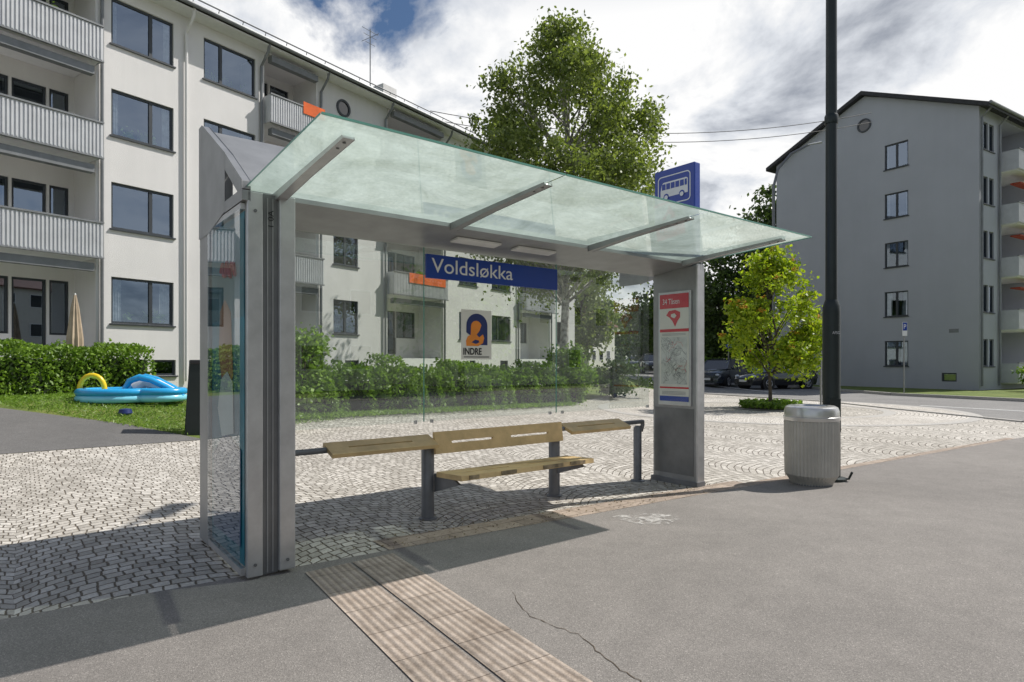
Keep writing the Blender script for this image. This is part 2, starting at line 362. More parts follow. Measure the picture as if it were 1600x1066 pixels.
sheet('far_pavement', [LW(-60, -16.01), LW(60, -16.01), LW(60, -19), LW(-60, -19)], .004, M['asp'])
sheet('paver_border', [LW(1.05, edge(1.05)), LW(5.6, edge(5.6)), LW(5.6, edge(5.6)+.30), LW(1.05, edge(1.05)+.30)], .006, M['pav'])
sheet('stone_edging', [LW(5.61, edge(5.61)), LW(13.5, edge(13.5)), LW(13.5, edge(13.5)+.14), LW(5.61, edge(5.61)+.14)], .006, M['pav'])
ta, tb = Vector((.832, .555)), Vector((.555, -.832)); tq = Vector((-1.385, 4.22))
for a0, a1 in [(0, .325), (.345, .67)]:
    p = [tq+ta*a0-tb*(.05+a0*.1), tq+ta*a1-tb*(.05+a1*.1), tq+ta*a1+tb*3.2, tq+ta*a0+tb*3.2]
    sheet('tactile_strip', [(k.x, k.y) for k in p], .010, M['tac'])
sheet('asphalt_path', [(-5.5, 11.2), (-7.5, 9.1), (-16, 4.2), (-40, -8), (-44, 6), (-10.2, 12.35), (-7.4, 11.9)], .006, M['path'])
roadp = [(60, -12), (16.5, 12.2), (12.2, 14.9), (11.6, 19), (11.3, 22.4), (8.4, 28.3), (6.8, 36), (7.5, 50), (14, 90), (30, 170), (42, 165), (24, 88), (17.4, 50), (16.0, 38), (15.8, 31), (16.2, 26.5), (18.6, 21.8), (26, 16.4), (60, -4)]
sheet('road', roadp, .003, M['road'])
def strip(name, pts, w, z0, z1, m):
    mb = MB()
    for i in range(len(pts)-1):
        p, q = Vector(pts[i]), Vector(pts[i+1]); n = (q-p).normalized(); n = Vector((-n.y, n.x))*w/2
        a, b, c, d = p-n, q-n, q+n, p+n
        vs = [(k.x, k.y, H(k.x, k.y)+z) for z in (z0, z1) for k in (a, b, c, d)]
        mb.add(vs, [(4, 5, 6, 7), (0, 1, 5, 4), (1, 2, 6, 5), (2, 3, 7, 6), (3, 0, 4, 7)])
    return struct(mb.build(name, m))
strip('kerb', [(60, -3.8), (26, 16.5), (18.6, 21.9), (16.2, 26.6), (15.85, 31), (16.05, 38), (17.5, 50)], .16, -.01, .12, M['kerb'])
strip('kerb', [(30, 4), (16.5, 12.2), (12.2, 14.9), (11.6, 19), (11.3, 22.4), (8.4, 28.3), (6.8, 36), (7.5, 50)], .14, -.01, .035, M['kerb'])
strip('kerb', [LW(-12, -6), LW(30, -6)], .16, -.02, .03, M['kerb'])
strip('road_marking', [(13.4, 20.5), (15.2, 17.6), (19, 14.5), (26, 10)], .13, .002, .009, M['paint'])
strip('road_marking', [(12.2, 29), (11, 36)], .1, .002, .009, M['paint'])
RC = (7.95, 19.2)
ringm = cobble('ring_cobble', (RC[0], RC[1], 5.0))
def annulus(name, r0, r1, z, m):
    mb = MB(); n = 72
    vs = [(RC[0]+r*math.cos(2*PI*i/n), RC[1]+r*math.sin(2*PI*i/n), z) for r in (r0, r1) for i in range(n)]
    mb.add(vs, [(i, (i+1) % n, n+(i+1) % n, n+i) for i in range(n)]); return struct(mb.build(name, m))
annulus('cobble_ring', 3.0, 3.3, .005, M['kerb']); annulus('cobble_ring', 3.3, 4.95, .004, ringm); annulus('cobble_ring', 4.95, 5.25, .006, M['kerb'])
annulus('planting_bed', .001, .95, .02, M['soil'])
annulus('bed_edging', .95, 1.1, .022, M['kerb'])
mb = MB(); mb.poly([(1.25+.30*math.cos(k)*(1+.2*math.sin(3*k)), 5.72+.2*math.sin(k), .009) for k in np.linspace(0, 2*PI, 18)[:-1]])
struct(mb.build('chalk_smudge', M['chalk']))
def crack(pts, w):
    q = []
    for i in range(len(pts)-1):
        for k in range(8):
            t = k/8; q.append((pts[i][0]*(1-t)+pts[i+1][0]*t+random.uniform(-.012, .012), pts[i][1]*(1-t)+pts[i+1][1]*t+random.uniform(-.012, .012)))
    q.append(pts[-1]); mb = MB()
    for i in range(len(q)-1):
        a, b = Vector(q[i]), Vector(q[i+1]); n = (b-a).normalized(); n = Vector((-n.y, n.x))*w*random.uniform(.3, .8)
        mb.poly([(a.x-n.x, a.y-n.y, .0065), (b.x-n.x, b.y-n.y, .0065), (b.x+n.x, b.y+n.y, .0065), (a.x+n.x, a.y+n.y, .0065)])
    struct(mb.build('pavement_crack', M['soil']))
crack([(.1, 3.55), (.35, 3.3), (.5, 2.95), (.62, 2.75)], .004)
crack([(.0, 3.9), (.1, 3.55)], .003)
pts = []
while len(pts) < 26000:
    x = random.uniform(-17, -4); y = random.uniform(11, 19)
    w = wv(x, y)
    if w > 19 or w < 11.4: continue
    if y < 11.2 + (-(x+5.2))*.26: continue
    pts.append((x, y, H(x, y)+.03))
g = leaves('lawn_grass', pts, .09, M['hedge'], None, .16); g['kind'] = 'stuff'; g['label'] = 'short green lawn grass'
pts = []
for _ in range(9000):
    t_ = random.random(); u = abs(random.gauss(0, .28)); x = -5.2+t_*7.0; y = 13.9+t_*7.1
    pts.append((x+u*.72, y-u*.69-.1, H(x, y)+.02+random.random()*.07))
g = leaves('verge_grass', pts, .11, M['hedge'], None, .2); g['kind'] = 'stuff'
pts = [(RC[0]+rr*math.cos(k), RC[1]+rr*math.sin(k), .05+random.random()*.2) for rr, k in ((.9*math.sqrt(random.random()), random.uniform(0, 6.3)) for _ in range(1500))]
g = leaves('bed_ground_cover', pts, .13, M['hedge'], None, .4); g['kind'] = 'stuff'
pts = []
for _ in range(700):
    a = random.uniform(.2, 5.2); b = abs(random.gauss(0, .5))+edge(a); x, y = LW(a, b); pts.append((x, y, .014))
g = leaves('leaf_litter', pts, .02, M['litter'], None, .5, .85); g['kind'] = 'stuff'
# ------------------------------------------------------------------ facade tools
def facade(mb, x0, x1, z0, z1, holes, T, depth=.13):
    xs = sorted({x0, x1} | {h[0] for h in holes} | {h[1] for h in holes}); zs = sorted({z0, z1} | {h[2] for h in holes} | {h[3] for h in holes})
    xs = [x for x in xs if x0 <= x <= x1]; zs = [z for z in zs if z0 <= z <= z1]
    for i in range(len(xs)-1):
        for j in range(len(zs)-1):
            cx = (xs[i]+xs[i+1])/2; cz = (zs[j]+zs[j+1])/2
            if any(h[0] < cx < h[1] and h[2] < cz < h[3] for h in holes): continue
            mb.poly([T(xs[i], 0, zs[j]), T(xs[i+1], 0, zs[j]), T(xs[i+1], 0, zs[j+1]), T(xs[i], 0, zs[j+1])])
    for h in holes:
        d = h[4] if len(h) > 4 else depth
        a, b, c, e = h[:4]
        for (p, q) in (((a, c), (b, c)), ((b, c), (b, e)), ((b, e), (a, e)), ((a, e), (a, c))):
            mb.poly([T(p[0], 0, p[1]), T(q[0], 0, q[1]), T(q[0], d, q[1]), T(p[0], d, p[1])])
def window(par, T, x0, x1, z0, z1, mull=(), cur=0, dep=.06, name='window', sill=True, plants=0):
    mb = MB(); t = .065
    mb.box(x0, x1, dep, dep+.07, z0, z0+t, T); mb.box(x0, x1, dep, dep+.07, z1-t, z1, T)
    xs = [x0] + [x0+(x1-x0)*m_ for m_ in mull] + [x1]
    for i, x in enumerate(xs):
        a, b = (x, x+t) if i == 0 else ((x-t, x) if i == len(xs)-1 else (x-.05, x+.05))
        mb.box(a, b, dep+.001, dep+.069, z0+t, z1-t, T)
    w = mb.build(name, M['frame'], par)
    mb = MB(); tl = random.uniform(-.004, .004); tv = random.uniform(-.004, .004)
    mb.poly([T(x0+t, dep+.04+tl, z0+t), T(x1-t, dep+.04-tl, z0+t), T(x1-t, dep+.04-tl+tv, z1-t), T(x0+t, dep+.04+tl+tv, z1-t)]); mb.build('pane', M['pane'], w)
    if sill: MB().box(x0-.05, x1+.05, -.06, dep, z0-.05, z0-.005, T).build('sill', M['frame'], w)
    if cur:
        W = x1-x0
        for s_ in ((0, .22*cur), (1-.22*cur, 1)):
            mb = MB()
            a, b = x0+W*s_[0]+.05, x0+W*s_[1]-.05; n = 8
            for k in range(n):
                p0 = a+(b-a)*k/n; p1 = a+(b-a)*(k+1)/n; d0 = .2+.03*(k % 2); d1 = .2+.03*((k+1) % 2)
                mb.add([T(p0, d0, z0), T(p1, d1, z0), T(p1, d1, z1), T(p0, d0, z1)], [(0, 1, 2, 3)])
            mb.build('curtain', M['curtain'], w)
    for k in range(plants):
        cx = random.uniform(x0+.2, x1-.2)
        pp = [T(cx+random.gauss(0, .08), .17+random.uniform(-.02, .1), z0+.12+abs(random.gauss(0, .14))) for _ in range(44)]
        leaves('window_plant', pp, .13, M['hedge'], w, .5)
    return w
ID = lambda x, y, z: (x, y, z)
TY = lambda a, p, q: (a, p, q)
# ------------------------------------------------------------------ left block
E1 = math.atan2(.82, .572)
lb = thing('apartment_block', 'long pale grey four storey apartment block with ribbed balconies, left behind the shelter', 'building', (-12.1, 18.6, 0), E1)
Z = [(2.6, 4.0), (5.45, 6.85), (8.25, 9.65), (11.0, 12.4)]
holes = []
wins = []
for i, (a, b) in enumerate(Z):
    wins.append((.14, 1.98, a, b, (.63,), 1)); wins.append((2.98, 4.9, a, b, (.33,), 1))
    if i < 3: wins.append((8.4, 9.7, a, b, (.5,), 1))
    wins.append((16.4, 17.9, a, b, (.5,), 1)); wins.append((19.2, 21.0, a, b, (.35,), 1))
    wins.append((26.2, 27.4, a, b, (.5,), 1))
    wins.append((-8.3, -6.5, a, b, (.5,), 1))
for w in wins: holes.append(w[:4])
rec = [(-5.2, -.28), (5.25, 7.55), (11.4, 15.0), (22.0, 25.2)]
for a, b in rec: holes.append((a, b, .5, 12.75, 1.5))
for x in (1.3, 3.6, 9, 17, 20): holes.append((x, x+.75, 1.0, 1.5))
mb = MB(); facade(mb, -9, 28.5, 0, 13.0, holes, ID)
mb.box(28.5, 28.52, 0, 10, 0, 13)
mb.poly([(28.51, 0, 13), (28.51, 10, 13), (28.51, 5, 15.4)]); mb.poly([(-9, 0, 13), (-9, 10, 13), (-9, 5, 15.4)])
mb.poly([(-9, 0, 0), (-9, 10, 0), (-9, 10, 13), (-9, 0, 13)]); mb.poly([(-9, 10, 0), (28.5, 10, 0), (28.5, 10, 13), (-9, 10, 13)])
mb.build('wall', M['stucco'], lb)
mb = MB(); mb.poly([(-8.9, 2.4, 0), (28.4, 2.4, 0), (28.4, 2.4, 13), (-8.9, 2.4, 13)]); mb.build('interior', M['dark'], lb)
for k, w in enumerate(wins): window(lb, ID, *w[:4], mull=w[4], cur=[1, .7, 0, 1.2, .8][k % 5], plants=4 if k % 2 == 0 else 0)
for x in (1.3, 3.6, 9, 17, 20): window(lb, ID, x, x+.75, 1.0, 1.5, name='basement_window')
for ri, (a, b) in enumerate(rec):
    mb = MB(); hs = []
    W = b-a
    for j in range(4):
        zf = [1.65, 4.5, 7.4, 10.2][j]
        if ri == 0: hs += [(-1.85, -1.0, zf+.15, zf+2.25), (-.93, -.42, zf+.6, zf+2.25), (-2.9, -1.92, zf+.6, zf+2.25), (-4.8, -3.3, zf+.95, zf+2.25)]
        elif W > 3: hs += [(a+W*.30, a+W*.30+.95, zf+.15, zf+2.25), (a+W*.55, a+W*.93, zf+.95, zf+2.25)]
        else: hs += [(a+.25, a+1.15, zf+.15, zf+2.25), (a+1.25, b-.2, zf+.95, zf+2.25)]
    T2 = lambda x, y, z: (x, y+1.5, z)
    facade(mb, a, b, .5, 12.75, hs, T2); mb.build('recess_wall', M['stucco'], lb)
    for k, h in enumerate(hs):
        dr = h[3]-h[2] > 2
        window(lb, T2, *h[:4], mull=(.5,) if (h[1]-h[0]) > 1.1 else (), cur=0 if dr else .6, name='balcony_door' if dr else 'window', sill=False)
    for j, z in enumerate((1.6, 4.5, 7.4, 10.2)):
        if j == 0:
            MB().box(a+.01, b-.01, 0.02, 1.49, .5, z).build('terrace_slab', M['white'], lb); continue
        bal = MB().box(a+.01, b-.01, -.35, 1.49, z-.02, z+.16).build('balcony', M['white'], lb)
        x0, x1 = a-.03, b+.03
        zt = z+1.0; zb = z-.03
        mb = MB(); mb.box(x0, x1, -.43, -.41, zb, zt-.05)
        n = int((x1-x0)/.095)
        for k in range(n):
            xx = x0+(x1-x0)*(k+.25)/n; mb.box(xx, xx+.045, -.455, -.43, zb+.03, zt-.07)
        mb.box(x0, x0+.02, -.41, -.003, zb, zt-.05); mb.box(x1-.02, x1, -.41, -.003, zb, zt-.05)
        mb.build('railing_panel', M['rail'], bal)
        MB().box(x0-.01, x1+.01, -.48, -.39, zt-.05, zt).build('handrail', M['pipe'], bal)
        MB().box(x0-.01, x1+.01, -.48, -.39, zb-.04, zb).build('bottom_rail', M['pipe'], bal)
        if ri in (0, 2) and j in (1, 3):
            for q_ in range(3):
                cx = random.uniform(x0+.5, x1-.5)
                P = [(cx+random.gauss(0, .12), -.2+random.uniform(-.1, .1), zt-.03+abs(random.gauss(0, .09))) for _ in range(60)]
                leaves('balcony_plant', P, .13, M['hedge'], bal, .5)
    for z in (4.35, 7.2, 10.05, 12.7):
        MB().box(a+.1, b-.15, -.32, -.08, z-.28, z-.05).build('awning', M['pipe'], lb)
MB().box(6.6, 7.6, -.485, -.475, 10.9, 11.35).build('balcony_screen', M['orange'], lb, label='orange screen on a balcony')
MB().box(12.3, 14.8, -.485, -.475, 5.05, 5.5).build('balcony_screen', M['orange'], lb, label='orange screen on a balcony')
n = 24
def ringwin(par, T, cx, cz, r):
    mb = MB(); vs = []
    for rr, d in ((r, 0), (r, -.05), (r-.09, -.05), (r-.09, .0)):
        vs += [T(cx+rr*math.cos(2*PI*i/n), d, cz+rr*math.sin(2*PI*i/n)) for i in range(n)]
    mb.add(vs, [(k*n+i, k*n+(i+1) % n, (k+1)*n+(i+1) % n, (k+1)*n+i) for k in range(3) for i in range(n)])
    w = mb.build('round_window', M['frame'], par)
    MB().poly([T(cx+(r-.08)*math.cos(2*PI*i/n), -.012, cz+(r-.08)*math.sin(2*PI*i/n)) for i in range(n)]).build('pane', M['cglass'], w)
ringwin(lb, ID, 8.9, 11.95, .36); ringwin(lb, ID, 18.6, 11.95, .36)
MB().prism([(-.65, 12.98), (5, 15.75), (10.65, 12.98), (10.65, 12.85), (5, 15.6), (-.65, 12.85)], -9.3, 28.9, TY).build('roof', M['roof'], lb)
MB().box(-9.2, 28.8, -.6, 0, 12.8, 12.845).build('soffit', M['white'], lb)
MB().tube([(-9.3, -.7, 12.93), (28.9, -.7, 12.93)], .075, 8).build('gutter', M['pipe'], lb)
mb = MB(); mb.tube([(-9, .1, 13.62), (28.6, .1, 13.62)], .025, 6)
for x in np.arange(-9, 28.6, .9): mb.tube([(x, .25, 13.35), (x, .1, 13.65)], .015, 4)
mb.build('snow_guard', M['pipe'], lb)
for x in (-.14, 2.35, 5.08, 7.72, 11.2, 15.2, 21.7, 25.4):
    mb = MB(); mb.tube([(x, -.6, 12.9), (x, -.5, 12.6), (x, -.09, 12.2), (x, -.08, .8)], .05, 8); mb.build('downpipe', M['pipe'] if x != 2.35 else M['stucco'], lb, True)
for x, y, z1 in ((4.2, 5, 16.7), (16, 5, 16.6)): MB().box(x-.5, x+.5, y-.4, y+.4, 15, z1).build('chimney', M['stucco'], lb)
mb = MB(); bx = 12.2; mb.tube([(bx, 2.0, 14), (bx, 2.0, 17.3)], .025, 6)
for k, z in enumerate((17.2, 16.95, 16.6)): mb.tube([(bx-.5+.1*k, 2.0, z), (bx+.5-.1*k, 2.0, z)], .012, 5)
mb.tube([(bx, 1.4, 16.9), (bx, 2.6, 16.9)], .012, 5)
mb.build('antenna', M['pipe'], lb)
pp = thing('closed_parasol', 'closed beige parasol on the terrace behind the left hedge', 'parasol', (-12.15, 17.35, .6))
MB().tube([(0, 0, 0), (0, 0, 2.75)], .025, 8).build('pole', M['white'], pp)
MB().lathe([(.17, .75), (.21, 1.0), (.2, 1.5), (.14, 2.0), (.10, 2.35), (.03, 2.7)], 20, (0, 0), -.25, 1).build('canopy', M['cloth'], pp)
MB().lathe([(.25, 0), (.25, .06), (.05, .1)], 16).build('base', M['pipe'], pp)
# ------------------------------------------------------------------ right block
EB = math.atan2(.53, .848)
rb = thing('apartment_block', 'grey five storey apartment block with dark gabled roof across the road on the right', 'building', (23.58, 31.5, -.1), EB)
TG = lambda s, d, z: (d, s, z)
gh = [(3.35, 4.6, 1.3+2.77*i, 2.7+2.77*i) for i in range(5)] + [(8.6, 9.3, .5, .95), (1.0, 1.7, .5, .95)]
mb = MB(); facade(mb, 0, 11.5, 0, 14.6, gh, TG)
mb.poly([(0, 0, 14.6), (0, 11.5, 14.6), (0, 5.75, 17)])
rh = []
for i in range(5):
    z = 1.3+2.77*i; rh += [(.45, 1.0, z, z+1.4), (1.15, 1.7, z, z+1.4), (6.9, 8.2, z, z+1.4), (10, 11.5, z, z+1.4)]
rh2 = rh + [(2.6, 5.8, .4, 14.3, 1.4)]
facade(mb, 0, 22, 0, 14.6, rh2, ID)
mb.poly([(22, 0, 0), (22, 11.5, 0), (22, 11.5, 14.6), (22, 5.75, 17), (22, 0, 14.6)]); mb.poly([(0, 11.5, 0), (22, 11.5, 0), (22, 11.5, 14.6), (0, 11.5, 14.6)])
mb.build('wall', M['stucco2'], rb)
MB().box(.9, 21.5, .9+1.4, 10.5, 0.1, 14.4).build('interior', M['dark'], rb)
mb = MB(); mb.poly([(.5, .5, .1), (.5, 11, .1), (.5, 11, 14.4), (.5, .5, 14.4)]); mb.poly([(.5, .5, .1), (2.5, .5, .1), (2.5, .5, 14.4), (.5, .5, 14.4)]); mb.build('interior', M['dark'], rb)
for i, h in enumerate(gh[:5]): window(rb, TG, *h[:4], mull=(.5,), cur=[1.9, 1.4, .5, .9, .6][i])
for h in gh[5:]: window(rb, TG, *h[:4], name='basement_window', sill=False)
for i, h in enumerate(rh): window(rb, ID, *h[:4], mull=(), cur=.7)
mb = MB(); mb.poly([(2.6, 1.4, .4), (5.8, 1.4, .4), (5.8, 1.4, 14.3), (2.6, 1.4, 14.3)]); mb.build('recess_wall', M['stucco2'], rb)
for i in range(5):
    z = .45+2.77*i
    bal = MB().box(2.55, 5.85, -.7, 1.39, z-.05, z+.12).build('balcony', M['white'], rb)
    mb = MB(); mb.box(2.5, 5.9, -.78, -.76, z, z+1.0)
    for k in range(36): mb.box(2.5+k*.094, 2.545+k*.094, -.80, -.78, z+.03, z+.95)
    mb.box(2.5, 2.52, -.76, -.003, z, z+1.0); mb.box(5.88, 5.9, -.76, -.003, z, z+1.0); mb.build('railing_panel', M['rail'], bal)
    MB().box(2.48, 5.92, -.82, -.74, z+1.0, z+1.05).build('handrail', M['pipe'], bal)
    window(rb, lambda x, y, zz: (x, y+1.3, zz), 3.2, 5.3, z+.2, z+2.2, mull=(.5,), name='balcony_door', sill=False)
    if i in (1, 2, 3): MB().box(3.4, 5.7, -.55, -.1, z+2.2, z+2.26).build('awning', M['awn'], rb)
ringwin(rb, TG, 5.75, 15.3, .4)
MB().prism([(-.55, 14.42), (5.75, 17.25), (12.05, 14.42), (12.05, 14.2), (5.75, 17.03), (-.55, 14.2)], -.35, 22.3, TY).build('roof', M['roof'], rb)
MB().tube([(-.3, -.6, 14.4), (22, -.6, 14.4)], .08, 8).build('gutter', M['pipe'], rb)
for x in (.15, 2.2, 6.2): MB().tube([(x, -.5, 14.3), (x, -.08, 13.9), (x, -.08, .3)], .05, 8).build('downpipe', M['pipe'], rb)
MB().box(-.012, -.002, .9, 1.35, 3.05, 3.25).build('wall_plaque', M['pipe'], rb)
# ------------------------------------------------------------------ bus shelter
s = thing('bus_shelter', 'grey metal bus shelter with tilted glass roof and glass back wall', 'bus shelter', (O.x, O.y, 0), ANG)
MB().box(0, .10, -.02, .03, .02, 2.575).build('column_flange', M['alu'], s, bevel=.006)
MB().box(.1, .205, .0, .04, .02, 2.575).build('column_groove', M['alud'], s)
MB().box(.205, .315, -.03, .09, .03, 2.575).build('column', M['alu'], s, bevel=.008)
for x in (.13, .165): MB().box(x, x+.008, -.006, 0, .03, 2.55).build('groove_rib', M['grey'], s)
for x, z in ((.05, .10), (.26, .10), (.05, 2.45)):
    MB().tube([(x, -.021 if x < .1 else -.031, z), (x, -.027 if x < .1 else -.037, z)], .011, 10).build('bolt', M['alud'], s)
text('1 0A', M['black'], s, (.172, -.009, 2.36), (R(90), R(-90), 0), .11, .036)
MB().box(-.03, .055, .935, 1.22, .02, 3.0).build('rear_post', M['grey'], s, bevel=.008)
ad = MB().box(.0, .05, .03, .93, .08, 2.46).build('poster_case', M['grey'], s)
MB().box(-.03, -.002, .025, .93, .03, .08).build('case_rail', M['alu'], ad)
MB().box(-.03, -.002, .025, .93, 2.46, 2.50).build('case_rail', M['alu'], ad)
def shp(pts, x, m, par, name): return MB().poly([(x, b, z) for b, z in pts]).build(name, m, par)
shp([(.03, .09), (.92, .09), (.92, 2.45), (.03, 2.45)], -.004, M['teal'], ad, 'poster_sheet')
shp([(.04, 1.75), (.92, 1.75), (.92, 2.41), (.04, 2.41)], -.006, mat('poster_grey_teal', (.08, .20, .23), .4, 0, .3, 2), ad, 'poster_print')
shp([(.30, 1.35), (.36, 1.8), (.52, 1.9), (.66, 1.82), (.7, 1.5), (.6, 1.3), (.45, 1.22)], -.008, M['skin'], ad, 'poster_print')
shp([(.28, .95), (.3, 1.3), (.45, 1.38), (.62, 1.32), (.72, 1.1), (.6, .9)], -.010, M['paper'], ad, 'poster_print')
shp([(.1, .2), (.1, .85), (.5, .95), (.85, .75), (.85, .2)], -.0095, mat('poster_blue', (.015, .07, .18), .4), ad, 'poster_print')
mb = MB(); mb.tube([(-.012, .60-.042*k, 2.10+.06*math.sin(k*1.9)) for k in range(10)], .016, 6); mb.build('poster_script', M['red'], ad)
MB().poly([(-.034, .03, .08), (-.034, .93, .08), (-.034, .93, 2.46), (-.034, .03, 2.46)]).build('case_glass', glassmat('case_glass_mat', (.75, .85, .88), .17), ad)
gA = [(.42, 2.52), (.42, 2.93), (1.12, 3.33), (1.22, 3.33), (1.22, 2.44), (.9, 2.44)]
gB = [(-.02, 2.585), (-.02, 2.64), (.419, 2.93), (.419, 2.82), (.08, 2.585)]
gC = [(-.02, 2.51), (-.02, 2.58), (.419, 2.58), (.419, 2.51)]
for a0, a1 in ((-.035, .02), (4.99, 5.03)):
    e_ = MB().prism(gA, a0, a1, TY).build('end_gusset', M['grey'], s, bevel=.006)
    MB().prism(gB, a0, a1, TY).build('gusset_brace', M['grey'], e_, bevel=.004); MB().prism(gC, a0, a1, TY).build('gusset_brace', M['grey'], e_, bevel=.004)
MB().prism([(.25, 2.64), (.27, 2.70), (1.12, 3.30), (1.21, 3.30), (1.21, 3.20)], .021, 4.989, TY).build('rear_canopy', M['grey'], s)
MB().prism([(.05, 2.565), (.62, 2.495), (.70, 2.50), (.72, 2.60), (.3, 2.64), (.06, 2.60)], .022, 4.92, TY).build('roof_beam', M['grey'], s)
def zg(b): return 2.585-.061*b
PANB = [0.0, 1.66, 3.27, 4.99]
for i in range(3):
    a0, a1 = PANB[i]+(.005 if i else 0), PANB[i+1]-.005
    g = MB(); g.poly([(a0, -1.3, zg(-1.3)+.02), (a1, -1.3, zg(-1.3)+.02), (a1, .12, zg(.12)+.02), (a0, .12, zg(.12)+.02)])
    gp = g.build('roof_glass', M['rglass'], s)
    MB().box(a0, a1, -1.309, -1.301, zg(-1.3)+.014, zg(-1.3)+.026).build('glass_edge', M['gedge'], gp)
    if i == 0: MB().add([(a0-.003, -1.3, zg(-1.3)+.012), (a0-.003, .12, zg(.12)+.012), (a0-.003, .12, zg(.12)+.026), (a0-.003, -1.3, zg(-1.3)+.026)], [(0, 1, 2, 3)]).build('glass_edge', M['gedge'], gp)
    if i == 2: MB().add([(a1+.003, -1.3, zg(-1.3)+.012), (a1+.003, .12, zg(.12)+.012), (a1+.003, .12, zg(.12)+.026), (a1+.003, -1.3, zg(-1.3)+.026)], [(0, 1, 2, 3)]).build('glass_edge', M['gedge'], gp)
for a in (.22, 1.66, 3.27, 4.78):
    hw = .034
    arm = MB().prism([(-1.12, zg(-1.12)+.016), (-1.13, zg(-1.13)+.0), (-.5, zg(-.5)-.012), (.06, zg(.06)-.04), (.06, zg(.06)+.014)], a-hw, a+hw, TY).build('roof_arm', M['alu'] if a < 1 else M['grey'], s, bevel=.003)
    for b in (-1.07, -.98):
        MB().tube([(a, b, zg(b)-.006), (a, b, zg(b)+.0)], .010, 8).build('bolt', M['alud'], arm)
for a0, a1 in ((1.82, 2.3), (2.5, 2.98)):
    T = lambda x, y, z: (x, y, z - .123*(y-.05))
    MB().box(a0, a1, .24, .36, 2.545, 2.561, T).build('light_panel', M['lightp'], s)
BG = .66
for a0, a1 in ((.09, 1.722), (1.732, 3.355), (3.365, 4.90)):
    MB().poly([(a0, BG, .90), (a1, BG, .90), (a1, BG, 2.50), (a0, BG, 2.50)]).build('back_glass', M['glass'], s)
for a in (1.727, 3.36): MB().box(a-.004, a+.004, BG-.004, BG+.004, .9, 2.495).build('glass_joint', M['gedge'], s)
for a in (.12, 1.64, 1.81, 3.27, 3.45, 4.87):
    MB().box(a-.012, a+.012, BG-.012, BG+.012, .885, .915).build('glass_clamp', M['alu'], s)
sg = MB().box(1.735, 3.35, BG-.03, BG-.012, 2.215, 2.435).build('name_sign', M['blue'], s)
text('Voldsløkka', M['wht'], sg, (1.79, BG-.032, 2.265), (R(90), 0, 0), .95, .137, bold=.004)
MB().box(4.93, 5.05, .0, .62, .03, 2.56).build('end_panel', M['grey'], s, bevel=.008)
MB().box(4.925, 5.055, -.022, -.001, .02, 2.57).build('end_column', M['alu'], s)
MB().box(4.91, 5.06, -.03, .64, .0, .06).build('end_base', M['greyd'], s)
MB().box(4.926, 4.929, .03, .59, .12, .90).build('service_hatch', M['alud'], s)
ic = MB().box(4.905, 4.929, .055, .52, .93, 2.28).build('info_case', M['alu'], s, bevel=.004)
def pq(b0, b1, z0, z1, m, x, nm='timetable_print'): return MB().poly([(x, b0, z0), (x, b1, z0), (x, b1, z1), (x, b0, z1)]).build(nm, m, ic)
mapm = mat('map_print', (.62, .63, .6), .6, 0, .12, 9)
pq(.08, .495, .98, 2.25, M['paper'], 4.902, 'timetable_sheet'); pq(.08, .495, 2.08, 2.25, M['red'], 4.900); pq(.08, .495, 1.80, 1.835, M['red'], 4.900); pq(.08, .495, .98, 1.04, M['blue'], 4.900); pq(.08, .495, 1.13, 1.15, M['red'], 4.900)
pq(.10, .475, 1.18, 1.74, mapm, 4.9005)
text('34 Tåsen', M['wht'], ic, (4.898, .45, 2.13), (R(90), 0, R(-90)), .24, .065)
shp([(.27, 1.86), (.235, 1.93), (.2, 1.97), (.2, 2.03), (.27, 2.06), (.36, 2.05), (.4, 2.0), (.35, 1.97), (.31, 1.93)], 4.899, M['red'], ic, 'timetable_print')
shp([(.28, 1.96), (.25, 1.99), (.28, 2.02), (.33, 2.01), (.33, 1.98)], 4.898, M['paper'], ic, 'timetable_print')
random.seed(3)
for mk, cnt in ((M['alud'], 26), (M['red'], 5), (M['greyd'], 20)):
    mb = MB()
    for k in range(cnt):
        b0 = random.uniform(.12, .45); z0 = random.uniform(1.22, 1.7); pts_ = [(4.899, b0, z0)]
        for j in range(5):
            b0 = min(.47, max(.105, b0+random.uniform(-.07, .07))); z0 = min(1.735, max(1.19, z0+random.uniform(-.07, .07))); pts_.append((4.899, b0, z0))
        for i in range(5):
            p, q = Vector(pts_[i]), Vector(pts_[i+1]); n_ = Vector((0, -(q-p).z, (q-p).y)).normalized()*.0013
            mb.poly([p-n_, q-n_, q+n_, p+n_])
    mb.build('map_lines', mk, ic)
mb = MB()
for z in (1.775, 1.76, 1.09, 1.075, 1.06): mb.poly([(4.8985, .12, z), (4.8985, .46, z), (4.8985, .46, z+.005), (4.8985, .12, z+.005)])
mb.build('print_rule', M['grey'], ic)
MB().poly([(4.893, .065, .94), (4.893, .51, .94), (4.893, .51, 2.27), (4.893, .065, 2.27)]).build('case_glass', glassmat('info_glass', (.95, .97, .97), .03), ic)
bs = thing('bus_stop_sign', 'blue box sign with white bus pictogram above the right end of the shelter', 'sign', (*LW(4.93, 0), 0), ANG)
MB().box(0, .11, .02, .60, 2.66, 3.76).build('sign_box', M['blue'], bs, bevel=.012)
def Q(p0, p1, q0, q1, x): return [(x, .60-p0, q0), (x, .60-p1, q0), (x, .60-p1, q1), (x, .60-p0, q1)]
mb = MB(); x = -.003; P0, P1, Q0, Q1 = .055, .525, 3.33, 3.68
ring_o = []; ring_i = []
